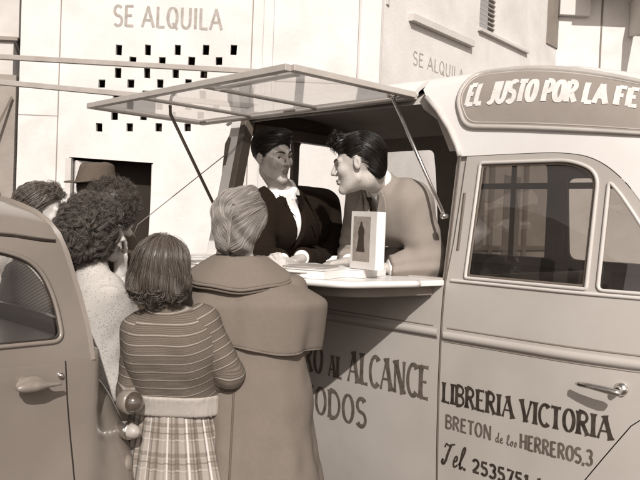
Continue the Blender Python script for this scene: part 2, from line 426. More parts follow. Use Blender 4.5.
pitch = math.atan((240-223)/FPX)
cam.matrix_world = Matrix.Translation((0, 0, EYE)) @ Matrix.Rotation(R(90)-pitch, 4, 'X') @ Matrix.Rotation(math.atan(ROLL), 4, 'Z')
scene.view_settings.view_transform = 'Standard'; scene.view_settings.look = 'None'; scene.view_settings.gamma = 1; scene.view_settings.exposure = .1
scene.render.filter_size = 2.0
scene.cycles.max_bounces = 10; scene.cycles.transparent_max_bounces = 16
# ================================================================== materials
plaster = mat('white_plaster', .63, .85, .07, 2.5, .3, 30, dirt=.3)
plaster2 = mat('cream_plaster', .54, .85, .05, 1.8, .3, 30, dirt=.3)
greyp = mat('grey_plaster', .28, .9, .14, 2.2, .4, 30, dirt=.3)
darkin = mat('interior_shade', .02, .9)
vanp = mat('van_paint', .40, .36, .06, 2.2, .06, 5, coat=.3, dirt=.3)
vanlit = mat('van_paint_sunlit', .66, .34, .04, 2.5, .04, 5, coat=.3, dirt=.1)  # same paint as the sides, lightened: sunlight put into the colour
vanin = mat('van_inner_panel', .22, .6, .1, 5)
vanin2 = mat('van_dark_trim', .12, .5, .1, 5)
chrome = mat('chrome', .75, .16, .03, metal=1)
alum = mat('painted_frame', .50, .4, .05, 9)
rubber = mat('rubber', .02, .6)
wood = mat('counter_board', .66, .4, .05, 12, .05, 30, coat=.3)
edgew = mat('counter_edge', .16, .5, .1, 12)
g_cab = glass('window_glass', .64, .01, 1, .03, 2.2)
g_hat = glass('hatch_glass', .95, .05, .8, .22, .7)
g_clear = glass('clear_glass', .98, .01, .7, .04)
g_car = glass('car_window_glass', .93, .01)
ink = mat('black_lettering', .035, .6, .7, 25); ink2 = mat('grey_lettering', .10, .6, .45, 25); inkw = mat('white_lettering', .62, .5, .12, 20)
signf = mat('sign_field', .26, .5, .06, 10); signb = mat('sign_border', .42, .4)
wallink = mat('wall_lettering', .33, .8, .25, 14)
# ================================================================== ground
def asph(N, L):
    tc = N.new('ShaderNodeTexCoord'); n = N.new('ShaderNodeTexNoise'); n.inputs['Scale'].default_value = 90; n.inputs['Detail'].default_value = 6
    L.new(tc.outputs['Object'], n.inputs['Vector']); r = N.new('ShaderNodeValToRGB')
    r.color_ramp.elements[0].position = .3; r.color_ramp.elements[0].color = sep(.05); r.color_ramp.elements[1].position = .75; r.color_ramp.elements[1].color = sep(.13)
    L.new(n.outputs['Fac'], r.inputs[0]); return r.outputs[0]
asphalt = ramp_mat('asphalt', asph, .9, .4, 60)
pave = mat('paving', .34, .85, .12, 3, .4, 40, dirt=.4)
b = MB(); b.add([(-150,-150,0),(150,-150,0),(150,150,0),(-150,150,0)], [(0,1,2,3)]); tag(b.build('road', asphalt), kind='structure')
# ================================================================== the van
P0 = np.array([.523, 3.06]); VROT = math.atan2(FV[1], FV[0])
van = empty('book_van', (P0[0], P0[1], 0), VROT)
tag(van, 'pale panel van used as a mobile bookshop, side hatch raised and lettering on its door', 'van')
prof_pts = [(.075,.14),(.045,.26),(.02,.44),(.006,.7),(0,.9),(0,1.10),(.004,1.22),(.014,1.33),(.038,1.5),(.072,1.75),(.085,1.86),(.108,1.98),(.14,2.09),(.19,2.18),(.27,2.245),(.40,2.285),(.56,2.30),(.74,2.305)]
pp = np.array(prof_pts); seg = np.r_[0, np.cumsum(np.linalg.norm(np.diff(pp, axis=0), axis=1))]
tt = np.linspace(0, seg[-1], 400)
pn = np.interp(tt, seg, pp[:, 0]); pz = np.interp(tt, seg, pp[:, 1])
ker = np.hanning(31); ker /= ker.sum()
pn = np.convolve(np.pad(pn, 15, 'reflect', reflect_type='odd'), ker, 'valid'); pz = np.convolve(np.pad(pz, 15, 'reflect', reflect_type='odd'), ker, 'valid')
TL = seg[-1]; WV = .74
def t_of(z): return float(np.interp(z, pz, tt))
def S(s, t, out=0.0):
    """van skin: s along (front +), t along the cross-section from the near sill over the roof to the far sill"""
    far = t > TL; u = min(2*TL - t if far else t, TL); u = max(u, 0)
    n = np.interp(u, tt, pn); z = np.interp(u, tt, pz)
    e = 1e-3*4; n2, z2 = np.interp(min(u+e, TL), tt, pn), np.interp(min(u+e, TL), tt, pz); n1, z1 = np.interp(max(u-e, 0), tt, pn), np.interp(max(u-e, 0), tt, pz)
    d = math.hypot(n2-n1, z2-z1) + 1e-9; nx, nz = -(z2-z1)/d, (n2-n1)/d
    n += nx*out; z += nz*out
    H = 1.0
    if s > .1: H = 1 - .36*((s-.1)/.7)**1.7
    if s < -1.35: H = 1 - .10*((-1.35-s)/.5)**2
    H = max(H, .02)
    if z > 1.86: z = 1.86 + (z-1.86)*H
    if s > .45: n += .22*((s-.45)/.8)**2*(1-n/WV)
    if s < -1.5: n += .10*((-1.5-s)/.35)**2*(1-n/WV)
    return (s, 2*WV - n if far else n, z)
def Sz(s, z, out=0.0): return S(s, t_of(z), out)
def Zp(poly): return [(s, t_of(z)) for s, z in poly]
def Sm(s, t): return S(s, t)
# lower side panel behind the door, with the counter sill on top
rear_side = panel('side_panel', Zp([(-1.71,.17),(-.006,.17),(-.006,1.325),(-1.71,1.325)]), [Zp(roundpoly([(-1.45,.2),(-.85,.2),(-.85,.62),(-1.45,.62)], [0,0,.25,.25]))] if False else [], .06, Sm, vanp, van, .025)
lettering('lettering', 'LIBRO AL ALCANCE', -.962, .815, .922, .142, .15, lambda u, v, o: Sz(u, v, o), ink2, rear_side, small={6:.72, 7:.72}, flare=.7)
lettering('lettering', 'DE TODOS', -1.015, .615, .632, .135, .15, lambda u, v, o: Sz(u, v, o), ink2, rear_side, flare=.7)
# cab door, with window openings
TC = smooth_line([(.035,1.855),(.28,1.857),(.46,1.853),(.585,1.826),(.69,1.752),(.785,1.635),(.88,1.485),(.965,1.325)], 5)
door_poly = [(.006,.17),(.34,.17),(.46,.34),(.54,.47),(.62,.63),(.70,.755),(.785,.885),(.90,.99),(.965,1.07),*[tuple(p) for p in TC[::-1]],(.022,1.5),(.006,1.32)]
win1 = roundpoly([(.096,1.348),(.608,1.348),(.608,1.780),(.50,1.826),(.104,1.826)], [.01,.01,.06,.09,.015], 7)
win2 = roundpoly([(.648,1.348),(.918,1.348),(.835,1.49),(.745,1.625),(.690,1.70),(.648,1.745)], [.02,.04,.02,.02,.02,.02])
door = panel('cab_door', Zp(door_poly), [Zp(win1), Zp(win2)], .05, Sm, vanp, van, .02)
door['label'] = 'cab door with the bookshop name painted below its window'
def rim(name, poly, w, d, m, parent, mapf=None, closed=True, lift=.004):
    """raised strip following a closed outline in (s, z)"""
    mapf = mapf or (lambda s, z, o: Sz(s, z, o)); b = MB()
    pl = resample(poly, .03); n = len(pl); A = np.array(pl); c = A.mean(0); V = []; F = []
    for i in range(n):
        t = A[(i+1) % n] - A[i-1]; t = t/(np.linalg.norm(t)+1e-9); nn = np.array([-t[1], t[0]])
        a = A[i] + nn*w/2; q = A[i] - nn*w/2
        V += [mapf(a[0], a[1], -.004), mapf(a[0], a[1], d*.8), mapf(A[i][0], A[i][1], d), mapf(q[0], q[1], d*.8), mapf(q[0], q[1], -.004)]
    m_ = n if closed else n-1
    for i in range(m_):
        j = (i+1) % n
        F += [(i*5+k, i*5+k+1, j*5+k+1, j*5+k) for k in range(4)]
    b.add(V, F); return b.build(name, m, parent, smooth=True)
wf = rim('window_frame', [(s, z) for s, z in win1], .013, .006, alum, door)
rim('window_frame', win2, .012, .006, alum, door)
sq = panel('window_glass', Zp(win1), [], .08, lambda s, t: S(s, t, -.012), g_cab, door, 0)
panel('quarter_glass', Zp(win2), [], .08, lambda s, t: S(s, t, -.012), g_cab, door, 0)
rim('window_rubber', [(s*.955+.016, 1.59+(z-1.59)*.955) for s, z in win1], .010, -.002, vanin2, door)
IN = lambda u, v, o: Sz(u, v, o)
lettering('lettering', 'LIBRERIA VICTORIA', .022, .822, .712, .084, .165, IN, ink, door, flare=.8)
lettering('lettering', 'BRETON', .04, .716, .225, .056, .16, IN, ink2, door, flare=.2, uni=.5)
lettering('lettering', 'de los', .278, .714, .098, .040, .13, IN, ink2, door, font=SCR, flare=0)
lettering('lettering', 'HERREROS,3', .385, .716, .285, .056, .16, IN, ink2, door, flare=.2, uni=.5)
lettering('lettering', 'Tel.', .025, .560, .125, .095, .12, IN, ink, door, font=SCR, flare=0, slant=.2)
lettering('lettering', '2535751-M', .175, .565, .345, .054, .22, IN, ink, door, flare=.2, uni=.5)
def ribbon(name, pts, w, m, parent, d=.003, mapf=None):
    mapf = mapf or IN; b = MB(); P = []
    for i in range(len(pts)-1):
        a, c = np.array(pts[i], float), np.array(pts[i+1], float); k = max(1, int(np.linalg.norm(c-a)/.04))
        P += [a + (c-a)*j/k for j in range(k)]
    P.append(np.array(pts[-1], float)); V = []
    for i, p in enumerate(P):
        t = P[min(i+1, len(P)-1)] - P[max(i-1, 0)]; t = t/np.linalg.norm(t); nn = np.array([-t[1], t[0]])
        for k, h in ((-.5, -.003), (-.45, d*.7), (0, d), (.45, d*.7), (.5, -.003)): V.append(mapf(*(p + nn*w*k), h))
    F = [(i*5+k, i*5+k+1, i*5+k+6, i*5+k+5) for i in range(len(P)-1) for k in range(4)]
    b.add(V, F); return b.build(name, m, parent, smooth=True)
# waist moulding: bright bead over a dark groove
ribbon('moulding', [(-1.71,1.105),(-.015,1.105)], .034, vanp, rear_side, .010)
ribbon('groove', [(-1.71,1.135),(-.04,1.135)], .007, vanin, rear_side, .0012)
ribbon('groove', [(-1.71,1.082),(-.015,1.082)], .005, vanin, rear_side, .0012)
ribbon('moulding', [(.016,1.100),(.95,1.100)], .034, vanp, door, .010)
ribbon('groove', [(.03,1.133),(.955,1.133)], .008, vanin, door, .0012)
ribbon('groove', [(.016,1.075),(.95,1.075)], .005, vanin, door, .0012)
ribbon('door_gap', [(.000,.2),(.000,1.86)], .007, vanin2, van, .0008)
ribbon('hinge_slot', [(.046,1.46),(.046,1.70)], .012, vanin2, door, .006)
ribbon('sill_bead', [(.03,1.332),(.955,1.332)], .014, alum, door, .007)
# door handle: a backing and a lever
b = MB(); c = np.array(Sz(.75, 1.008, .0)); b2 = []
lathe(b, [(.024,-.002),(.024,.006),(.016,.012),(.011,.016),(.011,.036)], c, (0,-1,0), 20)
hd = b.build('door_handle', chrome, door, smooth=True)
b = MB(); ys = -.042
b.tube([(.775,ys+.002,1.006),(.76,ys,1.008),(.72,ys-.004,1.012),(.67,ys-.002,1.014),(.625,ys+.006,1.012),(.612,ys+.014,1.010)], [.010,.013,.012,.010,.0085,.005], 10); b.build('lever', chrome, hd, smooth=True)
# cab roof shell and the roof over the shop
zc = 1.858
def shell(name, outline, m, holes=(), thick=.02, step=.06): return panel(name, outline, [h for h in holes], step, Sm, m, van, thick)
tc0 = t_of(1.858); tedge = t_of(2.12)
edge = [(.0,tc0),(-.02,t_of(1.90)),(-.075,t_of(1.98)),(-.16,t_of(2.07)),(-.25,t_of(2.14)),(-.30,t_of(2.19)),(-.33,t_of(2.25))]
far = [(s, 2*TL-t) for s, t in edge[::-1]]
nf = [(s, t_of(z)) for s, z in [(1.06,1.86),(1.03,1.33)] + [(p[0]+.0022, p[1]+.0028) for p in TC[::-1][:-4]]]
front = [(s, 2*TL-t) for s, t in nf[::-1]] + nf
cabroof = shell('cab_roof', edge + [(-.34,TL)] + far + front, vanlit, thick=.03)
th = t_of(2.165)
shell('roof', [(-.345,th),(-.345,2*TL-th),(-1.84,2*TL-th),(-1.84,th)], vanlit)
headm = mat('headliner_cloth', .42, .8, .1, 5)
headl = panel('headliner', [(-.10,t_of(1.9)),(-.2,t_of(2.06)),(-.30,t_of(2.13)),(-.33,th),(-1.78,th),(-1.78,2*TL-th),(.5,2*TL-th),(.7,2*TL-t_of(1.9)),(.7,t_of(1.9))], [], .1, lambda s, t: S(s, t, -.06), headm, van, 0)
rim('roof_edge_bead', [], .02, .01, vanlit, van) if False else None
b = MB(); P = [np.array(S(s, t, .004)) for s, t in edge[:-2]]; b.tube(P, .011, 8); b.build('roof_edge', alum, van, smooth=True)
# painted headboard on the cab roof
def SZ(s, z, o): return Sz(s, z, o)
hb = roundpoly([(-.055,2.245),(-.075,2.12),(.005,1.985),(.12,1.975),(1.0,1.925),(1.0,2.20),(.4,2.235)], [.05,.06,.05,.05,.04,.04,.1], 6)
hb_in = [(s*.965+.014, 2.105+(z-2.105)*.86) for s, z in hb]
hbp = panel('headboard', Zp(hb), [], .05, lambda s, t: S(s, t, .009), signf, cabroof, .008)
rim('headboard_border', hb, .018, .016, signb, hbp); rim('headboard_border', hb_in, .006, .0115, signb, hbp)
lettering('lettering', 'EL JUSTO POR LA FE', -.015, 2.078, .73, .095, .235, lambda u, v, o: Sz(u, v, o+.0085), inkw, hbp, flare=.1, uni=.75, slant=-.1)
panel('front_fender', Zp([(.345,.17),(.464,.337),(.5435,.468),(.6235,.628),(.7035,.753),(.788,.8825),(.9025,.987),(.968,1.067),(.971,1.31),(1.35,1.25),(1.5,1.0),(1.62,.9),(1.6,.7),(1.5,.8),(1.28,.86),(1.05,.78),(.92,.6),(.9,.17)]), [], .06, Sm, vanp, van, .02)
# front of the van (beyond the frame): nose, fender, wheels
def nose(P):
    d = ell(P, (1.35,.74,.86), (.62,.60,.38)); d = smin(d, ell(P, (1.2,.74,.95), (.5,.66,.36)), .1)
    for y in (.16, 1.32): d = smin(d, ell(P, (1.28,y,.66), (.56,.20,.36)), .07)
    d = smax(d, .98 - P[:, 0], .03); d = smax(d, .32 - P[:, 2], .03)
    for y in (.0, 1.48): d = smax(d, -rc(P, (1.28,y-.3,.36), (1.28,y+.3,.36), .37, .37), .02)
    return d
V_, Q_ = surface_nets(nose, axis_(.9, 2.1, .035), axis_(-.15, 1.65, .035), axis_(.25, 1.45, .035))
link('bonnet', mesh_np('bonnet', V_, Q_), vanp, van)
b = MB(); b.obox((1.28-.17,.74,1.60), (.0,.60,.0), (-.13,0,.235), (.006,0,.003)); b.build('windscreen', g_cab, van)
for p_, q_ in (((1.27,.16,1.33),(.98,.2,1.86)),((1.27,1.32,1.33),(.98,1.28,1.86))): b = MB(); b.bar(p_, q_, .04, .05); b.build('windscreen_pillar', vanlit, van)
for s_, y in ((1.28,.16),(1.28,1.32),(-1.15,.17),(-1.15,1.31)):
    b = MB(); lathe(b, [(.0,-.09),(.22,-.09),(.31,-.07),(.33,-.03),(.33,.03),(.31,.07),(.22,.09),(0,.09)], (s_,y,.33), (0,1,0), 32); wo = b.build('wheel', rubber, van, smooth=True)
    b = MB(); lathe(b, [(.0,-.10),(.10,-.105),(.17,-.085),(.21,-.095)], (s_,y,.33), (0,1,0) if y < .7 else (0,-1,0), 32); b.build('rim', vanlit, wo, smooth=True)
for y in (.3, 1.18): 
    b = MB(); lathe(b, [(0,.06),(.06,.05),(.085,.02),(.095,0)], (1.86,y,.82), (1,0,0), 24); b.build('headlight', chrome, van, smooth=True)
# floor, far side with windows, rear end with windows
b = MB(); b.box((-1.70,.05,.46),(1.1,1.43,.50)); b.build('floor', vanin2, van)
fw = [roundpoly([(-1.54,1.40),(-1.04,1.40),(-1.04,2.06),(-1.54,2.06)], .04), roundpoly([(-.90,1.40),(-.26,1.40),(-.26,1.96),(-.90,1.96)], .05), roundpoly([(-.14,1.40),(.62,1.40),(.62,1.86),(-.14,1.86)], .05)]
far_side = panel('far_side_panel', [(s, 2*TL - t_of(z)) for s, z in [(-1.70,.34),(1.0,.34),(1.0,1.32),(.72,1.85),(-.3,2.16),(-1.70,2.16)]],
      [[(s, 2*TL - t_of(z)) for s, z in h] for h in fw], .08, Sm, vanin, van, .02)
for i, h in enumerate(fw): panel('window_glass', [(s, 2*TL - t_of(z)) for s, z in h], [], .2, lambda s, t: S(s, t, -.008), g_clear if i == 0 else g_cab, far_side, 0)
b = MB()
b.box((-.90,1.385,1.80),(.62,1.40,1.835)); b.box((-.50,1.383,1.39),(-.47,1.398,1.97)); b.box((-.26,1.375,1.39),(-.15,1.40,1.98)); b.box((-.9,1.36,1.345),(.9,1.42,1.40)); b.build('window_bars', vanin2, far_side, .003)
rw = [roundpoly([(.16,1.30),(.70,1.30),(.70,2.07),(.235,2.07)], .04), roundpoly([(.75,1.30),(1.34,1.30),(1.26,2.07),(.75,2.07)], .04)]
def rearmap(y, z): return (-1.685, y, z)
rear_end = panel('rear_door', [(.10,.34),(1.40,.34),(1.40,1.3),(1.33,2.0),(1.22,2.2),(.74,2.26),(.27,2.2),(.16,2.0),(.10,1.3)], rw, .1, rearmap, vanin2, van, .03)
for h in rw: panel('window_glass', h, [], .3, rearmap, g_clear, rear_end, 0)
# posts either side of the opening
b = MB(); q = lambda s, z, n=0: np.array(Sz(s, z)) + [0, n, 0]
b.bar(q(-1.665,1.30,.03), q(-1.665,2.16,.03), .095, .05, (0,1,0)); b.build('rear_post', vanlit, van, .008)
b = MB(); b.bar(q(-1.585,1.32,.05), q(-1.585,2.14,.05), .050, .07, (0,1,0)); b.build('opening_frame', vanin2, van, .006)
b = MB(); b.bar(q(-.005,1.32,.05), q(-.005,1.86,.05), .05, .06, (0,1,0)); b.build('door_pillar', vanp, van, .006)
b = MB(); b.box((-1.66,.3,2.06),(-1.60,1.2,2.13)); b.build('roof_beam', vanin2, van, .006)
b = MB(); b.box((-1.64,.02,1.31),(-.02,.075,1.337)); b.build('sill', vanp, van, .005)
# bulkhead, seats and steering wheel in the cab
b = MB(); b.box((.06,.12,.9),(.16,1.36,1.36)); b.box((-.02,.12,.78),(.5,1.36,.9)); b.build('seat', vanin2, van, .04, seg=4)
b = MB()
ring = [np.array([.78,.42,1.28]) + .19*(math.cos(a)*np.array([0,1,0]) + math.sin(a)*np.array([-.42,0,.9])) for a in np.linspace(0, 2*math.pi, 33)]
b.tube(ring, .011, 8, False); b.tube([ring[8], ring[24]], .008, 6); b.tube([(.78,.42,1.28),(1.0,.42,1.0)], .016, 8); b.build('steering_wheel', vanin2, van, smooth=True)
# the fold-down counter
cp = roundpoly([(-.005,.02),(-.04,-.25),(-.10,-.50),(-.32,-.575),(-1.50,-.575),(-1.63,-.48),(-1.64,.02)], [0,.12,.07,.1,.1,.08,0], 8)
counter = prism('counter', cp, 1.305, 1.330, wood, van, .005)
b = MB(); pl = [np.array([x, y-.003, 1.3175]) for x, y in cp[1:-1]]; b.tube(pl, .014, 8); b.build('counter_trim', wood, counter, smooth=True)
prism('counter_flap', roundpoly([(-.05,.0),(-.12,-.42),(-.34,-.50),(-1.48,-.50),(-1.60,-.42),(-1.62,.0)], [0,.1,.15,.1,.05,0]), 1.262, 1.303, edgew, van, .004)
# the raised hatch: frame, glass panes, ribs, struts
A3, B3, C3, D3 = (-2.05,-.544,2.152), (-.415,-.544,2.172), (-.285,.13,2.147), (-1.92,.13,2.135)
A3, B3, C3, D3 = map(np.array, (A3, B3, C3, D3))
hn = nrm(np.cross(D3-A3, B3-A3)); hn = hn if hn[2] > 0 else -hn
b = MB(); ins = lambda u, v: (A3*(1-u)+B3*u)*(1-v) + (D3*(1-u)+C3*u)*v
def hb_(u0, v0, u1, v1, w, h, dz=0): b.bar(ins(u0, v0)+hn*dz, ins(u1, v1)+hn*dz, w, h, hn)
hb_(0,0,1,0,.034,.030); hb_(0,1,1,1,.034,.030); hb_(0,0.02,0,.98,.040,.028,.001); hb_(1,0.02,1,.98,.040,.028,.001)
fr = b.build('hatch_frame', mat('hatch_frame_paint', .40, .4, .08, 10), van, .004)
fr['label'] = 'raised top-hinged side hatch with glazed panes'
b = MB(); hb_(.30,.03,.30,.97,.022,.016); hb_(.62,.03,.62,.97,.022,.016,.0); b.build('hatch_rib', mat('hatch_rib_paint', .3, .5), fr, .002)
b = MB(); hb_(.63,.13,.97,.13,.026,.012,-.004); b.build('hatch_rail', vanlit, fr, .002)
for u0, u1 in ((.01,.295),(.305,.615),(.625,.99)):
    b = MB(); b.add([ins(u0,.03),ins(u1,.03),ins(u1,.97),ins(u0,.97)], [(0,1,2,3)]); b.build('hatch_glass', g_hat, fr)
b = MB(); p1 = ins(.985,.83) - hn*.015; p2 = np.array(Sz(-.03,1.60)) + [0,-.02,0]; b.tube([p1, p2], .0085, 8); b.tube([p1-[.0,.02,0], p1+[.0,.02,0]], .014, 8); b.tube([p2-[.0,.015,0], p2+[.0,.015,0]], .013, 8)
b.build('hatch_strut', chrome, van, smooth=True)
b = MB(); p1 = ins(.28,.30) - hn*.01; p2 = np.array(Sz(-1.62,1.60)) + [0,-.02,0]; b.tube([p1, (p1*.93+p2*.07)-[.03,0,0], p2], .009, 8); b.build('hatch_strut', mat('strut_steel', .2, .4, metal=.6), van, smooth=True)
b = MB(); b.tube([Sz(-1.62,1.92,.02), (-1.9,-.30,1.50), (-2.0,-.3,1.35)], .003, 5); b.build('hatch_cord', vanin, van, smooth=True)
b = MB(); 
for u in (.02,.5,.97): b = MB(); b.obox(ins(u,1)+[0,.0,.012], (.045,0,0), (0,.028,0), (0,0,.008)); b.build('hatch_hinge', vanlit, van, .003)
# ================================================================== books on the counter
def tw(px, py, z=1.334):
    """point on the level surface z seen at (px, py), as world x, y"""
    k = (223 + ROLL*(px-320) - py) / FPX; Y = (z-EYE)/k; return np.array([(px-320)/FPX*Y, Y])
paper = mat('book_paper', .78, .8, .04, 30); pageE = mat('page_edges', .70, .9, .12, 200)
def book(label, c, z, w, d, h, rot, cov, tilt=0, group='books laid out on the van counter', open_=False, pic=None):
    o = empty('book', (c[0], c[1], z), R(rot)); tag(o, label, 'book', group)
    o.rotation_euler[0] = R(tilt)
    if open_:
        V = []; n = 13
        for i in range(n):
            x = -w/2 + w*i/(n-1); zz = h*(1 - abs(2*abs(i/(n-1)-.5)-.55)*1.1) + .002
            V += [(x, -d/2, zz), (x, d/2, zz), (x, -d/2, 0), (x, d/2, 0)]
        F = [(4*i, 4*i+4, 4*i+5, 4*i+1) for i in range(n-1)] + [(4*i, 4*i+2, 4*i+6, 4*i+4) for i in range(n-1)] + [(4*i+1, 4*i+5, 4*i+7, 4*i+3) for i in range(n-1)] + [(0,1,3,2),(4*n-4,4*n-2,4*n-1,4*n-3)]
        b = MB(); b.add(V, F); b.build('pages', paper, o)
        b = MB(); b.box((-w/2-.004,-d/2-.004,-.001),(w/2+.004,d/2+.004,.001)); b.build('cover', cov, o)
        return o
    b = MB(); b.box((-w/2+.004,-d/2+.004,.003),(w/2-.002,d/2-.004,h-.003)); b.build('pages', pageE, o)
    b = MB(); b.box((-w/2,-d/2,0),(w/2,d/2,.0028)); b.box((-w/2,-d/2,h-.0028),(w/2,d/2,h)); b.box((-w/2-.0025,-d/2,0.0001),(-w/2+.0005,d/2,h-.0001)); b.build('cover', cov, o, .0008)
    return o
cv = [mat('cover_white', .72, .4), mat('cover_grey', .35, .4), mat('cover_dark', .10, .4), mat('cover_mid', .22, .5), mat('cover_pale', .55, .5)]
vd = math.degrees(VROT)
Zc = 1.331
book('thick pale album lying at the front corner of the counter, nearest the camera', (-.012,3.005), Zc, .215, .30, .036, -25, cv[0])
book('thin grey book topmost on the thick pale album', (-.03,3.00), Zc+.0365, .17, .22, .008, -18, cv[1])
book('thick white book lying flat under the standing one', (.150,3.14), Zc, .20, .26, .034, -27, cv[0])
book('dark-edged book at the counter edge beside the blonde woman', tw(294,275), Zc, .24, .17, .022, vd+3, cv[3])
book('white pamphlet on top of the dark-edged book at the counter edge', tw(296,272), Zc+.0225, .21, .15, .006, vd-9, cv[0])
book('open book with fanned white pages between the two men', tw(328,266), Zc+.012, .30, .22, .050, vd-24, cv[1], open_=True)
book('second open book with curled pages near the light-jacketed man', tw(352,262), Zc+.010, .28, .20, .045, vd+35, cv[4], open_=True)
book('flat white book in front of the man in the dark suit', tw(287,262), Zc, .25, .18, .018, vd+8, cv[0])
book('grey book topmost of the pile in front of the dark suit', tw(287,259), Zc+.0185, .22, .16, .014, vd-6, cv[1])
book('dark book at the rear of the counter behind the blonde woman', tw(252,259), Zc, .22, .16, .02, vd-4, cv[2])
book('thin pale book near the rear post of the hatch', tw(207,256), Zc, .18, .24, .012, vd+12, cv[4])
book('slim white leaflet by the rear edge of the counter', tw(224,262), Zc, .14, .20, .004, vd-20, cv[0])
book('dark narrow book beside the slim leaflet at the rear edge', tw(206,263), Zc, .12, .18, .014, vd-3, cv[3])
book('small pale book alone on the right side of the counter', tw(384,271), Zc, .15, .11, .008, vd+25, cv[0])
for lab, q_, z_, w_, d_, h_, r_, c_ in (
    ('white leaflet slipping off the open book in front of the dark suit', (304,262), .062, .15, .21, .003, 31, cv[0]), ('grey magazine fanned over the flat white book before the dark suit', (296,260), .034, .19, .25, .006, -31, cv[4]),
    ('small dark paperback lying across the fanned magazines', (311,266), .040, .11, .17, .012, 12, cv[2]), ('pale paperback at the counter edge next to the thick album', (303,273), .029, .12, .18, .014, -20, cv[4]),
    ('stacked white paperback behind the blonde woman by the dark suit', (277,258), .033, .13, .19, .016, 18, cv[0])):
    book(lab, tw(*q_), Zc+z_, w_, d_, h_, vd+r_, c_)
# standing book with a statue on its cover
sb = empty('standing_book', (.224, 2.945, Zc+.0375), 0); tag(sb, 'upright book with a dark statue on its grey cover, standing on the pile', 'book', 'books laid out on the van counter')
sb.rotation_euler = (0, 0, R(-48))
b = MB(); b.box((-.138,.002,.0),(-.002,.050,.232)); b.build('pages', pageE, sb)
b = MB(); b.box((-.142,-.001,-.001),(.003,.0018,.236)); b.box((-.142,.0502,-.001),(.003,.053,.236)); b.build('cover', cv[4], sb, .0006)
b = MB(); b.box((-.0005,.0020,-.001),(.003,.0500,.236)); b.build('spine', paper, sb, .0006)
b = MB(); b.add([(-.128,-.0016,.03),(-.03,-.0016,.03),(-.03,-.0016,.215),(-.128,-.0016,.215)], [(0,1,2,3)]); b.build('cover_picture', mat('cover_photo', .24, .4, .2, 40), sb)
st = [(-.082+(x+.04)*1.35, z) for x, z in [(-.058,.07),(-.022,.07),(-.026,.10),(-.028,.135),(-.025,.155),(-.030,.17),(-.034,.178),(-.036,.190),(-.040,.196),(-.044,.190),(-.045,.178),(-.050,.168),(-.053,.15),(-.050,.13),(-.054,.10)]]
b = MB(); b.add([(x,-.0022,z) for x, z in st], [tuple(range(len(st)))]); b.build('printed_statue', mat('print_black', .04, .5), sb)
# ================================================================== parked car in the foreground
def plane_pt(px, py):   # local x, z on the car's near side
    a = (px-320)/FPX; Y = 2.05/(math.cos(R(90)-TH)*0 + (-FV[1]) - FV[0]*a); X = a*Y
    return (NV @ (np.array([X, Y]) - np.array([-.6, 2.31])), EYE + Y*(223 + ROLL*(px-320) - py)/FPX)
car = empty('parked_car', (-.6, 2.31, 0), math.atan2(NV[1], NV[0]))
tag(car, 'rounded grey saloon car, seen from its rear side door, standing nearest the camera', 'car')
carp = mat('car_paint', .20, .34, .07, 3, .06, 6, coat=.6, dirt=.25)
def carbody(P):
    x, y, z = P.T
    q = np.stack([np.abs(x+1.85)-1.79, np.abs(y-.72)-.70, np.abs(z-.76)-.46], 1) + .05
    d = np.linalg.norm(np.maximum(q, 0), axis=1) + np.minimum(q.max(1), 0) - .05
    d = smax(d, (z - 1.135) , .02)
    d = smin(d, ell(P, (-.12,.26,.66), (.26,.235,.41)), .05)
    d = smin(d, ell(P, (.02,.72,.62), (.22,.66,.34)), .08)
    d = smin(d, ell(P, (-.16,1.18,.66), (.26,.235,.41)), .05)
    for xx in (-.42, -2.85):
        d = smax(d, -rc(P, (xx,-.4,.32), (xx,.3,.32), .36, .36), .015)
    d = smax(d, .24 - z, .02)
    return d
V_, Q_ = surface_nets(carbody, axis_(-3.7, .3, .05, (-.75, .3), .015), axis_(-.12, 1.6, .05, (-.12, .55), .016), axis_(.15, 1.25, .018))
body = link('body', mesh_np('body', V_, Q_), carp, car)
cprof = np.array([(.020,1.10),(.021,1.14),(.026,1.19),(.044,1.30),(.066,1.41),(.082,1.468),(.112,1.515),(.175,1.552),(.30,1.582),(.48,1.598),(.72,1.605)])
cseg = np.r_[0, np.cumsum(np.linalg.norm(np.diff(cprof, axis=0), axis=1))]; ctt = np.linspace(0, cseg[-1], 300)
cpn = np.interp(ctt, cseg, cprof[:, 0]); cpz = np.interp(ctt, cseg, cprof[:, 1]); kk_ = np.hanning(25); kk_ /= kk_.sum()
cpn = np.convolve(np.pad(cpn, 12, 'reflect', reflect_type='odd'), kk_, 'valid'); cpz = np.convolve(np.pad(cpz, 12, 'reflect', reflect_type='odd'), kk_, 'valid'); CL = cseg[-1]
ct_ = lambda z: float(np.interp(z, cpz, ctt))
def C2(x, t, o=0.0):
    far_ = t > CL; u = min(max(2*CL-t if far_ else t, 0), CL); n = np.interp(u, ctt, cpn); z = np.interp(u, ctt, cpz)
    e = .006; dn = np.interp(min(u+e, CL), ctt, cpn) - np.interp(max(u-e, 0), ctt, cpn); dz = np.interp(min(u+e, CL), ctt, cpz) - np.interp(max(u-e, 0), ctt, cpz); d = math.hypot(dn, dz)+1e-9
    n += -dz/d*o; z += dn/d*o
    k = max(0, x+.42); n += .50*k**2*(1-n/.72)*.9*min(1, max(0, (z-1.12)/.25)); z -= max(0, z-1.30)*.0 + .34*k**2.2*max(0, min(1, (z-1.45)/.12))
    return (x, 1.44-n if far_ else n, z)
CT = lambda x, z, o=0.0: C2(x, ct_(z), o)
ce = [(-.112,ct_(1.105)),(-.120,ct_(1.2)),(-.138,ct_(1.3)),(-.162,ct_(1.40)),(-.182,ct_(1.465)),(-.200,ct_(1.515)),(-.22,ct_(1.552)),(-.25,ct_(1.582)),(-.27,CL)]
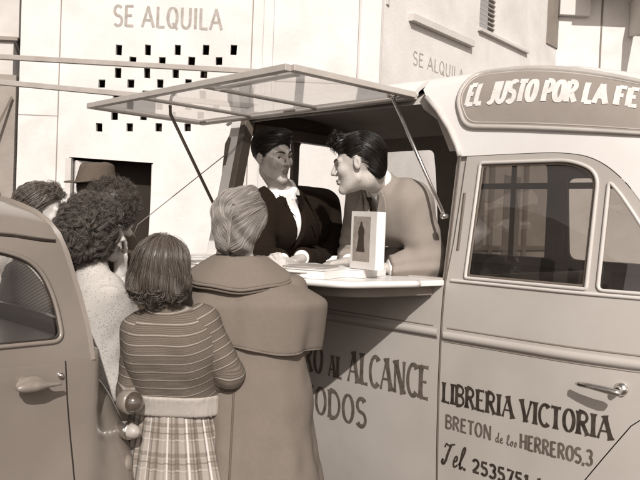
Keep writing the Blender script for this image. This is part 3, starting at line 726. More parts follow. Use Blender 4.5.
cw = roundpoly([(-1.05,1.165),(-.200,1.165),(-.214,1.285),(-.262,1.395),(-.38,1.440),(-1.05,1.45)], [.02,.035,.08,.09,.1,.02], 6)
cwf = roundpoly([(-2.3,1.165),(-1.15,1.165),(-1.15,1.43),(-1.9,1.43)], .05)
nearo = ce + [(x, 2*CL-t) for x, t in ce[:-1][::-1]] + [(-2.75,2*CL-ct_(1.105)),(-2.35,2*CL-ct_(1.40)),(-2.1,CL),(-2.35,ct_(1.40)),(-2.75,ct_(1.105))]
zt = lambda h: [(x, ct_(z)) for x, z in h]; fz_ = lambda h: [(x, 2*CL-ct_(z)) for x, z in h]
side = panel('cabin', nearo, [zt(cw), zt(cwf), fz_(cw), fz_(cwf)], .05, C2, carp, car, .02)
rim('window_frame', cw, .012, .006, carp, side, mapf=CT)
rim('window_rubber', [(x*.985-.009, 1.3+(z-1.3)*.95) for x, z in cw], .009, -.001, rubber, side, mapf=CT)
for h in (cw, cwf):
    panel('window_glass', zt(h), [], .3, lambda x, t: C2(x, t, -.010), g_car, side, 0); panel('window_glass', fz_(h), [], .3, lambda x, t: C2(x, t, -.010), g_car, side, 0)
ribbon('gutter', [(-2.2,1.496),(-.6,1.496),(-.45,1.492),(-.33,1.484),(-.25,1.474),(-.20,1.470)], .010, carp, side, .008, mapf=CT)
ribbon('gutter_gap', [(-2.2,1.487),(-.6,1.487),(-.45,1.483),(-.33,1.475),(-.25,1.465),(-.198,1.461)], .0055, rubber, side, .003, mapf=CT)
def cr(u, v):
    t = v*CL; xe = float(np.interp(t, [q[1] for q in ce], [q[0] for q in ce])); s = C2(xe-.001, t); return (s[0] + .09*math.sin(math.pi*u)*(1-.6*v), s[1] + (1.44-2*s[1])*u, s[2]-.001)
panel('cabin_back', [(0,0),(1,0),(1,1),(0,1)], [roundpoly([(.09,.08),(.91,.08),(.88,.46),(.12,.46)], .06)], .06, cr, carp, car, .015, 1)
# door shut lines, handle, lights
CB = lambda x, z, o: (x, .0195 - o, z)
def bx(x, z, o):
    y = -.12; 
    while y < .2 and carbody(np.array([[x, y, z]]))[0] > 0: y += .0015
    return (x, y - o - .0006, z)
dl = [plane_pt(72,361), plane_pt(75,400), plane_pt(80,445), plane_pt(84,485)]
ribbon('door_gap', [(dl[0][0]-.003, 1.13)] + [(p[0], p[1]-.012) for p in dl] + [(dl[-1][0]+.012,.45)], .005, rubber, body, .0015, mapf=bx)
b = MB(); hx, hz = plane_pt(37, 384)
e0 = plane_pt(18, 387); e1 = plane_pt(50, 385); e2 = plane_pt(66, 388)
def hdl(P):
    d = ell(P, (hx-.012, -.012, hz), (.046,.012,.025)); d = smin(d, ell(P, (hx-.02,-.028,hz-.004),(.040,.012,.015)), .012)
    d = smin(d, rc(P, (hx,-.030,hz-.002), (hx+.072,-.022,hz-.006), .011, .0055), .012); return smin(d, rc(P,(hx-.02,.03,hz),(hx-.02,-.02,hz),.02,.012), .01)
V_, Q_ = surface_nets(hdl, axis_(hx-.07, hx+.10, .004), axis_(-.06, .03, .004), axis_(hz-.045, hz+.04, .004))
link('door_handle', mesh_np('door_handle', V_, Q_), carp, car)
b = MB(); lathe(b, [(0,.010),(.006,.009),(.009,.004),(.010,-.006)], (plane_pt(67,377)[0], .018, plane_pt(67,377)[1]), (0,-1,0), 16); b.build('lock', chrome, body, smooth=True)
lx = .055
lr = glass('lamp_lens', .25, .05)
lensd = mat('red_lamp_lens', .07, .12, .3, 60, coat=.8, spec=.8); lensw = mat('pale_lamp_lens', .34, .15, .15, 50, coat=.8)
def lamp(name, px, py, r, m, dy=.0):
    z = plane_pt(px, py)[1]; x = .066; y = .075 + dy; ax = nrm((.22,-.97,.02)); c = np.array([x, y, z])
    b = MB(); lathe(b, [(r*.9,-.035),(r*1.02,-.03),(r*1.14,.0),(r*1.10,.010),(r*.98,.012)], c, ax, 28); o = b.build(name, carp if m is lensd else chrome, car, smooth=True)
    b = MB(); lathe(b, [(r*.98,.008),(r*.93,.022),(r*.72,.036),(r*.4,.044),(0,.047)], c, ax, 28); b.build('lens', m, o, smooth=True)
lamp('tail_light', 127, 411, .036, lensd); lamp('indicator_light', 130, 441, .026, lensw, .004)
b = MB(); lathe(b, [(.03,-.03),(.034,.0),(.02,.012),(0,.014)], (.075,.09,plane_pt(131,468)[1]-.03), nrm((.8,-.6,.0)), 20); b.build('reflector', carp, car, smooth=True)
b = MB(); b.tube([(.10,-.02,.45),(.22,.1,.45),(.27,.4,.45),(.28,.72,.45),(.27,1.04,.45),(.22,1.34,.45),(.10,1.46,.45)], .035, 10); b.build('bumper', chrome, car, smooth=True)
for xx in (-.42, -2.85):
    for yy in (.12, 1.32):
        b = MB(); lathe(b, [(0,-.08),(.2,-.08),(.29,-.065),(.31,-.03),(.31,.03),(.29,.065),(.2,.08),(0,.08)], (xx,yy,.31), (0,1,0), 32); wo = b.build('wheel', rubber, car, smooth=True)
        b = MB(); lathe(b, [(0,.10),(.09,.098),(.15,.08),(.19,.085)], (xx,yy,.31), (0,-1 if yy < .7 else 1,0), 28); b.build('hub_cap', chrome, wo, smooth=True)
b = MB(); b.box((-.75,.15,.5),(-.30,1.3,.78)); b.box((-.42,.16,.78),(-.30,1.28,1.10)); b.box((-1.7,.15,.5),(-1.3,1.3,.78)); b.box((-1.42,.16,.78),(-1.3,1.28,1.15)); b.build('seat', vanin2, car, .05, seg=4)
# ================================================================== buildings
FY = 7.6
hall = empty('white_building', (0, FY, 0)); tag(hall, 'white rendered building with a pierced vent wall above its dark doorway', 'building')
WX = lambda px: (px-320)/FPX*FY
def WZ(px, py): return EYE + FY*(223 + ROLL*(px-320) - py)/FPX
holes = []
rows = [(125,[277,348,421,490,558]),(152,[312,384,456,523]),(181,[277,348,418,487]),(207,[238,309,381,450,520]),(234,[274,346,416,486]),(261,[238,309,381,452,520]),(286,[272,343,413,483]),(314,[235,310,381,452])]
for yz, xs_ in rows:
    for xz in xs_:
        if yz in (261,) and xz in (238,): continue
        px, py = xz/2.4615, yz/2.4615; cx, cz = WX(px), WZ(px, py)
        hw = .031 if yz in (125,) else .034; hh = .052 if yz in (125,181) else .043
        jx, jz = random.uniform(-.004,.004), random.uniform(-.004,.004)
        holes.append([(cx-hw+jx,cz-hh),(cx+hw,cz-hh+jz),(cx+hw-jx,cz+hh),(cx-hw,cz+hh-jz)])
dl_, dr_ = WX(66.5), WX(150.5); dz1, dz2 = WZ(67,157), WZ(150,163)
doorh = [(dl_-.05,.02),(dr_-.06,.02),(dr_,dz2),(dl_,dz1)]
xl, xr = WX(14.5), WX(372)
wallo = panel('facade_wall', [(xl,.0),(xr,.0),(xr,7.5),(xl,7.5)], holes+[doorh], .5, lambda x, z: (x, 0, z), plaster, hall, .05, -1, smooth=False)
b = MB(); b.box((xl+.02,.30,.0),(xr-.02,.34,7.4)); b.build('shade_backing', darkin, hall)  # near-black sheet painting the shade seen through vents and doorway
b = MB(); b.box((dl_-.1,.9,.0),(dr_+.1,.95,2.4)); b.build('passage', mat('passage_wall', .05, .9), hall) if False else None
# door frame and half-open leaf
b = MB(); b.box((dl_-.035,-.006,.0),(dl_+.025,.10,dz1-.01)); b.box((dr_-.02,.02,0),(dr_+.0,.10,dz2-.01)); b.build('door_frame', plaster2, hall, .004)
b = MB(); b.bar((dl_+.05,.02,dz1/2),(dl_+.26,.20,dz1/2),dz1-.06,.04,(0,0,1)) if False else b.obox((dl_+.16,.13,dz1/2),(.11,.085,0),(-.012,.016,0),(0,0,dz1/2-.03)); b.build('door_leaf', plaster, hall, .004)
mw = lambda u, v, o: (u, -o, v)
wl_ = lettering('lettering', 'SE ALQUILA', WX(106), WZ(108,27), WX(216)-WX(106), .215, .14, mw, wallink, wallo, uni=.8, flare=0)
# joints, downpipe, lintel band
b = MB()
for px in (54, 244.5): b.box((WX(px)-.006,-.003,0),(WX(px)+.006,.01,7.4))
for z in (2.55,3.95): b.box((xl,-.0022,z-.004),(WX(54),.01,z+.004))
b.build('wall_joint', greyp, hall)
b = MB(); b.box((WX(256),-.06,0),(WX(266),.01,7.4)); b.build('pilaster', plaster, hall, .006)
b = MB(); b.box((WX(268),-.012,3.0),(xr-.02,.01,3.03)); b.box((WX(350),-.03,0.1),(WX(352),.01,7.4)); b.build('string_course', plaster2, hall, .003)
# neighbour at the far left
nb = empty('grey_house', (0, FY-.02, 0)); tag(nb, 'grey corner of the neighbouring house at the far left edge', 'building')
b = MB(); b.box((-7.5,0,0),(WX(14)-.02,2.5,2.95)); b.build('wall', greyp, nb); b = MB(); b.box((-7.5,.01,2.954),(WX(10)-.02,2.5,3.34)); b.box((-7.5,.03,3.344),(WX(14)-.02,2.5,7.5)); b.build('upper_wall', mat('neighbour_plaster', .5, .9, .1, 3), nb)
b = MB(); b.box((-7.5,-.03,3.30),(WX(14)-.01,.0,3.34)); b.build('cornice', greyp, nb, .004)
b = MB(); b.bar((WX(0)-.1,-.2,2.1),(WX(5)+.05,-.03,2.72),.02,.02); b.bar((WX(0)-.1,-.2,2.2),(WX(2)+.05,-.03,1.5),.02,.02); b.build('bracket', edgew, nb)
# awning rails across the facade
rl = mat('rail_paint', .30, .5, .15, 8)
for i, (l0, l1, Y0, Y1, lab) in enumerate((((-14,57.2),(272,73.6),4.75,4.95,'upper grey awning rail stretched across the white facade'), ((-14,82),(300,111.5),4.6,4.9,'lower grey awning rail stretched across the white facade'))):
    a = at(*l0, Y0); c = at(*l1, Y1); a2 = a + (a-c)*.35; r_ = empty('awning_rail', tuple(a2)); tag(r_, lab, 'rail', 'awning rails across the facade')
    b = MB(); b.bar(a2*0, c-a2, .028, .034); b.build('bar', rl, r_, .004)
    b = MB(); b.bar(np.array([0,0,-.05]), np.array([0,0,-(a2[2])]), .05, .05, (0,1,0)); b.build('post', rl, r_)
# receding wing on the right
W0 = np.array([WX(370), FY]); WA = math.atan2(.767, .641); wing = empty('receding_wing', (W0[0], W0[1], 0), WA)
tag(wing, 'cream building wing receding to the right with shutters and a faint painted notice', 'building')
def wt(px):   # distance along the wing
    a = (px-320)/FPX; return (W0[0]-a*W0[1]) / (a*.767-.641)
def wz(px, py): t = wt(px); return EYE + (W0[1]+.767*t)*(223+ROLL*(px-320)-py)/FPX
holesw = [ [(wt(469.5),wz(470,28)),(wt(488),wz(488,37)),(wt(488),6.2),(wt(469.5),6.2)] ]
wgl = panel('wing_wall', [(0,2.62),(wt(547),2.62),(wt(547),7.5),(0,7.5)], holesw, .6, lambda x, z: (x, 0, z), plaster, wing, .15, -1, smooth=False)
b = MB(); b.box((0,.0,0),(1.35,.2,2.616)); b.build('wing_base', plaster, wing)
greyb = MB(); greyb.box((1.35,-.02,0),(wt(547),.2,2.616)); greyb.build('shade_grey_shopfront', greyp, wing)  # grey tone stands in for the shade on this ground floor
b = MB()
for t in (1.6,2.55,3.6,4.9): b.box((t,-.06,.2),(t+.10,-.022,2.5))
b.box((1.4,-.05,1.28),(wt(547),-.024,1.34)); b.build('shopfront_post', vanin2, wing, .004)
b = MB(); b.box((1.75,-.028,.3),(2.45,-.021,2.35)); b.box((3.0,-.028,.3),(3.5,-.021,2.3)); b.build('shopfront_window', mat('shop_glass', .07, .15), wing)
b = MB()
zz = wz(470,30)
for k in range(38): b.obox((wt(479), .06, zz+.06*k), (.5*(wt(488)-wt(469.5))-.01,0,0), (0,.02,.016), (0,-.003,.004))
b.build('shutter', mat('shutter_paint', .42, .6), wing)
b = MB(); z1 = wz(400,20)
b.box((wt(399),-.07,z1-.03),(wt(461),-.0,z1+.05)); b.box((wt(468),-.05,wz(470,29)-.05),(wt(517),0,wz(470,29)-.01)); b.box((wt(376),-.02,wz(376,6)),(wt(378.5),.0,7)); b.box((wt(350) if False else .03,-.02,3.0),(.05,0,7.4)); b.box((wt(374),-.018,4.12),(wt(397),.0,4.15)); b.build('ledge', plaster2, wing, .004)
lettering('lettering', 'SE ALQUILA', wt(405), wz(405,65), wt(457)-wt(405), .150, .12, mw, wallink, wgl, uni=.8, flare=0)
b = MB(); t0, t1 = wt(536.5), wt(547); b.box((t0,-.02,wz(540,46)),(t1,-.004,7.4)); b.build('dark_shutter', mat('shutter_brown', .22, .7), wing)
opp = empty('reflection_house', (-17, -3, 0), R(8)); tag(opp, 'plain two-storey house added out of view, only for reflections in glass and paint', 'building')  # unseen house, added only to give glass and paint something to reflect
oh = [[(y+.0, z), (y+1.1, z), (y+1.1, z+1.5), (y, z+1.5)] for y in np.arange(-9, 12, 2.6) for z in (1.0, 4.0)]
panel('wall', [(-11,0),(14,0),(14,6.6),(-11,6.6)], oh, 1.0, lambda y, z: (0, y, z), plaster2, opp, .2, 0, smooth=False)
b = MB(); b.box((-3,-11,0),(-.25,14,6.4)); b.build('shade_backing', darkin, opp)  # near-black backing, shade painted behind the window holes
# front-facing block with an overhanging terrace at the upper right
BX0 = W0[0]+.641*wt(547); BY0 = W0[1]+.767*wt(547)
blk = empty('terrace_block', (BX0, BY0, 0)); tag(blk, 'pale block at the upper right with an overhanging terrace slab', 'building')
bz = lambda px, py: EYE + BY0*(223+ROLL*(px-320)-py)/FPX
bxx = lambda px: (px-320)/FPX*BY0 - BX0
b = MB(); b.box((0,.0,0),(8.0,3,9)); b.build('wall', plaster, blk)
b = MB(); b.box((bxx(590),-.012,0),(bxx(591.5),.02,bz(590,0)+1.5)); b.build('wall_joint', edgew, blk)
b = MB(); b.box((bxx(547),-.10,bz(575,22)+.05),(bxx(577),-.0,9)); b.build('upper_pier', plaster2, blk, .004)
b = MB(); b.add([(bxx(572)-.1,-.6,bz(590,-2)),(bxx(645),-.6,bz(590,-2)),(9,-.6,bz(590,-2)),(9,0.02,bz(590,-2)),(bxx(572),.02,bz(590,-2)),(bxx(572)-.1,-.6,9),(9,-.6,9),(9,.02,9),(bxx(572),.02,9)], [(0,2,3,4),(0,2,6,5),(5,6,7,8),(0,4,8,5),(2,3,7,6)]); b.build('terrace', plaster2, blk)
b = MB(); b.box((bxx(618),-.8,bz(620,35)-.05),(bxx(623),-.02,bz(620,4)+.0)); b.build('terrace_bracket', plaster2, blk, .004)
b = MB(); b.box((bxx(625),-.10,bz(630,30)-.04),(8,-.0,bz(630,30)+.02)); b.build('terrace_rail', greyp, blk)
for nm, x0, x1, y0, y1 in (('pavement',-8,9,FY-1.1,FY+.0),):
    b = MB(); b.box((x0,y0,0.004),(x1,y1,.12)); tag(b.build(nm, pave, None, .01), kind='structure')
# ================================================================== people
def skinmat(name, v):
    m = mat(name, v, .52, .10, 28, .3, 220); b = m.node_tree.nodes['Principled BSDF']
    b.inputs['Subsurface Weight'].default_value = .12; b.inputs['Subsurface Scale'].default_value = .01; b.inputs['Subsurface Radius'].default_value = (1, .5, .35); return m
skin = skinmat('skin', .50); skin2 = skinmat('skin_tanned', .36); skin3 = skinmat('skin_mid', .42)
lipm = mat('lips', .20, .5); whitee = mat('eye_white', .7, .2); iris = mat('eye_iris', .02, .1)
def hairmat(name, v, v2, rough=.42):
    m = bpy.data.materials.new(name); m.use_nodes = True; nt = m.node_tree; N = nt.nodes; L = nt.links; b = N['Principled BSDF']
    a = N.new('ShaderNodeAttribute'); a.attribute_name = 'rnd'; r = N.new('ShaderNodeValToRGB')
    r.color_ramp.elements[0].color = sep(v); r.color_ramp.elements[1].color = sep(v2)
    L.new(a.outputs['Fac'], r.inputs[0]); L.new(r.outputs[0], b.inputs['Base Color'])
    b.inputs['Roughness'].default_value = rough; b.inputs['Specular IOR Level'].default_value = .5; return m
h_blond = hairmat('blonde_hair', .19, .44, .36); h_brown = hairmat('brown_hair', .035, .17, .36); h_curl = hairmat('dark_curly_hair', .022, .20, .38)
h_black = hairmat('black_hair', .004, .016, .36); h_mid = hairmat('mid_brown_hair', .045, .20, .4); h_friz = hairmat('frizzy_hair', .02, .13, .5)
# ---- head, in its own frame: +x right, +y front, +z up, origin between the ears
def head_sdf(q, fem=0):
    d = ell(q, (0,-.018,.032), (.077,.094,.087))
    d = smin(d, ell(q, (0,.026,-.033), (.054 - .003*fem,.060,.078)), .03)
    ax = np.abs(q[:, 0]); p = np.stack([ax, q[:, 1], q[:, 2]], 1)
    d = smin(d, rc(p, (.046,.0,-.062), (.009,.068,-.100), .016, .015 - .002*fem), .025)
    d = smin(d, sph(p, (.040,.062,-.020), .020), .025)
    d = smin(d, rc(p, (.012,.084,.026), (.044,.068,.022), .011, .010), .014)
    d = smax(d, -sph(p, (.033,.099,.006), .0195), .010)
    d = smin(d, rc(q, (0,.087,.018), (0,.107,-.023), .0068, .0100), .010)
    d = smin(d, sph(p, (.010,.095,-.028), .0075), .007)
    d = smax(d, -sph(p, (.006,.102,-.036), .0035), .004)
    d = smin(d, ell(q, (0,.0855,-.056), (.021,.013,.0055)), .006); d = smin(d, ell(q, (0,.0845,-.067), (.018,.013,.0065)), .006)
    d = smax(d, -ell(q, (0,.103,-.0615), (.024,.008,.0022)), .003)
    d = smin(d, sph(q, (0,.076,-.098), .014), .02)
    e = ell(p, (.078,-.008,-.004), (.009,.016,.028)); e = smax(e, -ell(p, (.0885,-.005,-.002), (.0075,.009,.019)), .003)
    return smin(d, e, .007)
def hand_sdf(P, w, d, n, curl=.5, spread=.12, thumb=.6, s=1.0, point=None):
    """w wrist, d towards the fingers, n palm normal"""
    d = nrm(d); n = np.array(n, float); n = nrm(n - (n@d)*d); x = np.cross(d, n)
    o = rc(P, w - d*.05, w + d*.01, .026*s, .023*s)
    for k in (-1, -.33, .33, 1): o = smin(o, rc(P, w + x*k*.014*s + d*.012*s, w + x*k*.027*s + d*.085*s, .015*s, .0125*s), .012)
    Ls = [(.036,.022,.018), (.042,.026,.020), (.039,.025,.019), (.030,.019,.016)]
    for i, k in enumerate((-1, -.36, .32, 1)):
        a = w + x*k*.028*s + d*.088*s; ang = 0; dd = nrm(d + x*k*spread); c = curl*(1 + .12*i) if not (point == i) else .12
        r = .0092*s if i != 3 else .008*s
        for j, l in enumerate(Ls[i]):
            ang += c*(1.0, 1.25, .8)[j]; v = dd*math.cos(ang) + n*math.sin(ang); b_ = a + v*l*s
            o = smin(o, rc(P, a, b_, r, r*.93), .004); a = b_; r *= .93
    a = w - x*.020*s + d*.025*s; v1 = nrm(-x*.8 + d*.7 + n*.45); b1 = a + v1*.042*s
    v2 = nrm(-x*(.8-thumb) + d*.9 + n*thumb); b2 = b1 + v2*.032*s; b3 = b2 + nrm(v2 + n*.3*thumb)*.025*s
    o = smin(o, rc(P, a, b1, .015*s, .0115*s), .012); o = smin(o, rc(P, b1, b2, .0112*s, .0098*s), .005); return smin(o, rc(P, b2, b3, .0098*s, .008*s), .004)
def axes_for(lo, hi, h, fine=None, hf=None):
    return [axis_(lo[i], hi[i], h, (fine[0][i], fine[1][i]) if fine is not None else None, hf) for i in range(3)]
def cloth(name, f, lo, hi, h, m, parent, attrs=None, smoothit=1):
    V, Q = surface_nets(f, *axes_for(lo, hi, h)); a = attrs(V) if attrs else None
    o = link(name, mesh_np(name, V, Q, a), m, parent)
    if smoothit:
        md = o.modifiers.new('sm', 'SMOOTH'); md.factor = .5; md.iterations = smoothit
    return o
class Fig:
    """a person: joints in metres from the base point, all in world directions"""
    def __init__(s, base, J, label, headR, hs=1.0, fem=0, skinm=None, body_w=1.0, hands=(), legs=True, group=None):
        s.base = np.array([base[0], base[1], 0.0]); s.J = {k: np.array(v, float) - s.base for k, v in J.items()}; J = s.J
        s.HR = headR; s.hs = hs; s.fem = fem; s.bw = body_w; s.legs = legs; s.skin = skinm or skin
        c = J['head']; z = c[2]
        lo = np.min([v for v in J.values()], 0) - .2; hi = np.max([v for v in J.values()], 0) + .2
        lo[2] = -.0 if legs else lo[2]; hi[2] = c[2] + .2
        lo[2] = max(lo[2], -.02)
        V, Q = surface_nets(lambda P: s.body(P), *axes_for(lo, hi, .02, (c - [.125,.135,.15], c + [.125,.135,.14]), .0042))
        sets = [(V, Q)]
        for hd in hands:
            w_ = np.array(hd['w'], float) - s.base
            Vh, Qh = surface_nets(lambda P: hand_sdf(P, w_, hd['d'], hd['n'], hd.get('curl', .5), thumb=hd.get('thumb', .6), point=hd.get('point')), *axes_for(w_-.2, w_+.2, .0045))
            sets.append((Vh, Qh))
        off = 0; VV = []; QQ = []
        for v, q in sets: VV.append(v); QQ.append(q + off); off += len(v)
        V = np.concatenate(VV); Q = np.concatenate(QQ)
        me = mesh_np('person', V, Q); o = link('person', me, s.skin, None)
        me.materials.append(lipm)
        q = s.tohead(V); fc = np.array([q[list(p)].mean(0) for p in Q]) if False else q[Q].mean(1)
        lips = (np.abs(fc[:, 0]) < .023) & (fc[:, 1] > .085) & (fc[:, 2] < -.0505) & (fc[:, 2] > -.075) & (np.abs(fc[:, 0]) + np.abs(fc[:, 2]+.0615)*1.3 < .028)
        me.polygons.foreach_set('material_index', lips.astype(np.int32))
        o.location = s.base; s.o = o
        tag(o, label, 'person', group)
        sm = o.modifiers.new('sm', 'SMOOTH'); sm.factor = .4; sm.iterations = 1
    def tohead(s, P): return (P - s.J['head']) @ s.HR / s.hs
    def fromhead(s, q): return (q * s.hs) @ s.HR.T + s.J['head']
    def torso(s, P, g=0.0):
        J = s.J; b = s.bw; sh = J['shR'] - J['shL']; hx = nrm(sh)
        d = rc(P, J['pelvis'] - hx*.075*b, J['pelvis'] + hx*.075*b, .108*b+g, .108*b+g)
        mid = (J['pelvis'] + J['chest'])/2
        d = smin(d, rc(P, mid - hx*.045*b, mid + hx*.045*b, .098*b+g, .098*b+g), .08)
        d = smin(d, rc(P, J['chest'] - hx*.07*b, J['chest'] + hx*.07*b, .105*b+g, .105*b+g), .08)
        d = smin(d, rc(P, J['shL']*.86 + J['shR']*.14, J['shR']*.86 + J['shL']*.14, .058*b+g, .058*b+g), .07)
        return d
    def arm(s, P, k, g=0.0):
        J = s.J; d = rc(P, J['sh'+k], J['el'+k], .050*s.bw+g, .040*s.bw+g); return smin(d, rc(P, J['el'+k], J['wr'+k], .040*s.bw+g, .026+g), .03)
    def leg(s, P, k, g=0.0):
        J = s.J; hx = nrm(J['shR'] - J['shL']); sg = 1 if k == 'R' else -1; fx = np.array([-hx[1], hx[0], 0.0]); fx = fx if fx @ s.front > 0 else -fx
        h = J['pelvis'] + hx*sg*.085; kn = np.array([*(h[:2]*.6 + (hx*sg*.10)[:2]*.4), J['pelvis'][2]*.52]) + fx*.02; an = np.array([*(hx*sg*.10)[:2], .09])
        d = rc(P, h, kn, .082+g, .055+g); d = smin(d, rc(P, kn, an, .055+g, .036+g), .03); return smin(d, rc(P, an - [0,0,.045] - fx*.03, an - [0,0,.06] + fx*.15, .042+g, .030+g), .03)
    @property
    def front(s):
        hx = s.J['shR'] - s.J['shL']; return nrm([-hx[1], hx[0], 0])
    def body(s, P):
        J = s.J; q = s.tohead(P); h = head_sdf(q, s.fem) * s.hs
        nb = s.fromhead(np.array([[0,-.030,-.065]]))[0]
        d = smin(h, rc(P, nb, J['neck'], .046 if s.fem else .048, .054), .018)
        d = smin(d, s.torso(P), .04)
        for k in 'LR': d = smin(d, s.arm(P, k), .03)
        if s.legs:
            for k in 'LR': d = smin(d, s.leg(P, k), .03)
        return d
    def eyes(s):
        def on(x, z, lift):   # a point on the face
            y = .125
            while y > .03 and head_sdf(np.array([[x, y, z]]), s.fem)[0] > 0: y -= .0008
            return [x, y + lift, z]
        for sg in (-1, 1):
            ys_ = on(sg*.0325, .004, 0)[1]
            c = s.fromhead(np.array([[sg*.0325,ys_-.0088,.004]]))[0]
            e = sphere('eye', c, .0112*s.hs, whitee, s.o); 
            f = s.fromhead(np.array([[sg*.0325,ys_-.0016,.0030]]))[0]; sphere('iris', f, .0066*s.hs, iris, e, seg=14)
            b = MB(); P = s.fromhead(np.array([on(sg*a_, z_, -.0008) for a_, z_ in ((.013,.0225),(.019,.026),(.027,.0285),(.037,.0285),(.045,.026),(.052,.0215))])); b.tube(P, [.0030,.0044,.0044,.0038,.0028,.0014], 6); b.build('eyebrow', s.browm, s.o, smooth=True)
            b = MB(); P = s.fromhead(np.array([on(sg*a_, z_, .0006) for a_, z_ in ((.019,.0050),(.025,.0088),(.032,.0102),(.039,.0090),(.046,.0050))])); b.tube(P, .0022, 5); b.build('eyelid', s.skin, s.o, smooth=True)
            b = MB(); b.tube(P - np.array([0,0,.0014]), .0014, 5); b.build('eyelashes', s.browm, s.o, smooth=True)
    browm = h_black
    def hair(s, vol, flow, n, steps, dl, rad, m, wob=.002, seed=1, bounds=.17, layers=((0,1),), startf=None, h=.005, bump=.0):
        """a solid of hair in head space with strands combed over it"""
        f = lambda q: vol(q)
        ax = [np.arange(-bounds, bounds, h)]*2 + [np.arange(-bounds-.03, bounds, h)]
        V, Q = surface_nets(lambda q: f(q) + bump*fn(q, 90, seed), *ax)
        base = link('hair', mesh_np('hair', s.fromhead(V), Q, {'rnd': np.clip(.25 + .4*fn(V, 60, 5), 0, 1)}), m, s.o)
        md = base.modifiers.new('sm', 'SMOOTH'); md.factor = .5; md.iterations = 2
        r = np.random.default_rng(seed)
        st = V[r.integers(0, len(V), n)]
        if startf is not None: st = V[startf(V)]; st = st[r.integers(0, len(st), n)]
        Sx = grow(f, st + r.normal(size=st.shape)*.002, flow, steps, dl, wob, .002, seed)
        strand_mesh('hair_strands', s.fromhead(Sx.reshape(-1, 3)).reshape(Sx.shape), rad, m, base)
        return base
    def curls(s, vol, n, m, base, cr=(.008,.016), rad=.0011, seed=2, turns=1.6, per=4, h=.006, bounds=.17, out=.004, startf=None):
        r = np.random.default_rng(seed); ax = [np.arange(-bounds, bounds, h)]*3
        V, Q = surface_nets(vol, *ax)
        if startf is not None: V = V[startf(V)]
        C = V[r.integers(0, len(V), n)]; e = .003
        g = np.stack([vol(C+np.eye(3)[d]*e) - vol(C-np.eye(3)[d]*e) for d in range(3)], 1); g /= np.linalg.norm(g, axis=1, keepdims=True)
        a = r.normal(size=(n, 3)) + [0,0,-1.0]; a -= (a*g).sum(1, keepdims=True)*g*.7; a /= np.linalg.norm(a, axis=1, keepdims=True)
        u = np.cross(a, g); u /= np.linalg.norm(u, axis=1, keepdims=True); v = np.cross(a, u)
        k = 14; t = np.linspace(0, 1, k); out_ = []
        R_ = r.uniform(*cr, (n, 1, 1)); Ln = r.uniform(.015, .05, (n, 1, 1)); ph = r.uniform(0, 6.28, (n, 1)); tn = r.uniform(.7, turns, (n, 1))*6.28
        for j in range(per):
            p2 = ph + r.normal(size=(n, 1))*.22; rr = R_*(1 + r.normal(size=(n, 1, 1))*.12)
            w_ = p2 + tn*t[None]
            S_ = C[:, None] + g[:, None]*out + a[:, None]*Ln*(t[None, :, None]-.5) + rr*(np.cos(w_)[..., None]*u[:, None] + np.sin(w_)[..., None]*v[:, None]) + r.normal(size=(n, 1, 3))*.0034
            out_.append(S_)
        Sx = np.concatenate(out_); strand_mesh('curls', s.fromhead(Sx.reshape(-1, 3)).reshape(Sx.shape), rad, m, base)
def down(q): return np.tile([0, 0, -1.0], (len(q), 1))
def J_(head, neck, chest, pelvis, shL, shR, elL, elR, wrL, wrR): return dict(head=head, neck=neck, chest=chest, pelvis=pelvis, shL=shL, shR=shR, elL=elL, elR=elR, wrL=wrL, wrR=wrR)
def twill(name, v, var=.12, sc=900, bump=.25):
    return mat(name, v, .94, var*.4, 60, bump*.8, sc*.6, spec=.1)
# ------------------------------------------------------------------ blonde woman in the cape-collar coat
c = at(240, 226, 2.66)
bx0, by0 = at(253, 300, 2.66)[:2]
J = J_(c, at(241,262,2.66), (bx0, by0+.01, 1.18), (bx0+.02, by0, .90), at(207,288,2.68), at(290,291,2.68), at(203,345,2.80), at(305,330,2.74), at(236,300,3.02), at(287,285,2.93))
bl = Fig((bx0, by0), J, 'woman with blonde pinned-up hair and a taupe coat with wide cape collar', rotm(-14, -4, 4), .97, 1, skin, 1.0,
         hands=[dict(w=at(286,283,2.94), d=(-.28,.1,.75), n=(-.5,.7,.0), curl=.55), dict(w=at(236,300,3.02), d=(.1,.8,.3), n=(0,0,-1), curl=.3)])
def updo(q):
    x, y, z = q.T; x0 = .010 + .12*(z-.0)*(z > 0)
    d = ell(q, (0,-.026,.040), (.101,.112,.098)); d = smin(d, ell(q, (0,-.050,-.045), (.070,.074,.078)), .04)
    d = smin(d, rc(q, (.026,-.098,-.075), (.040,-.085,.050), .024, .034), .012)      # the pinned roll
    d = smin(d, rc(q, (-.030,-.088,.085), (.045,-.060,.118), .030, .030), .02)
    d = smax(d, (y - .060) - .6*np.maximum(z-.03, 0), .01); d = smax(d, -(z + .112 + .3*np.minimum(y+.05, 0)), .01)
    bk = np.clip((-y-.01)/.06, 0, 1)
    g = .006*np.exp(-((x-x0+.004)/.006)**2)*(z < .07)                                # seam where the twist tucks in
    wv = .0022*np.sin((z + 1.1*np.abs(x-x0))*70 + 1.6*np.sin(x*30+z*20)) + .0012*fn(q, 60, 77)
    return d + bk*(g + wv)
def updo_flow(q):
    x, y, z = q.T; L_ = (x < .010).astype(float)
    sg = np.tanh((x-.010)/.010)
    low = np.stack([-sg, -.1 + 0*x, -.9 + .2*np.sin(z*60)], 1)
    top = np.stack([-.55 - 3*x, -.7 + 0*x, -.65 + 2*x], 1)
    t = np.clip((z-.010)/.07, 0, 1)[:, None]; f = low*(1-t) + top*t
    back = np.stack([.15*np.sign(x), -np.ones_like(x), .15 + 0*x], 1); tb = np.clip((.02 - y)/.05, 0, 1)[:, None]
    return f*tb + back*(1-tb)
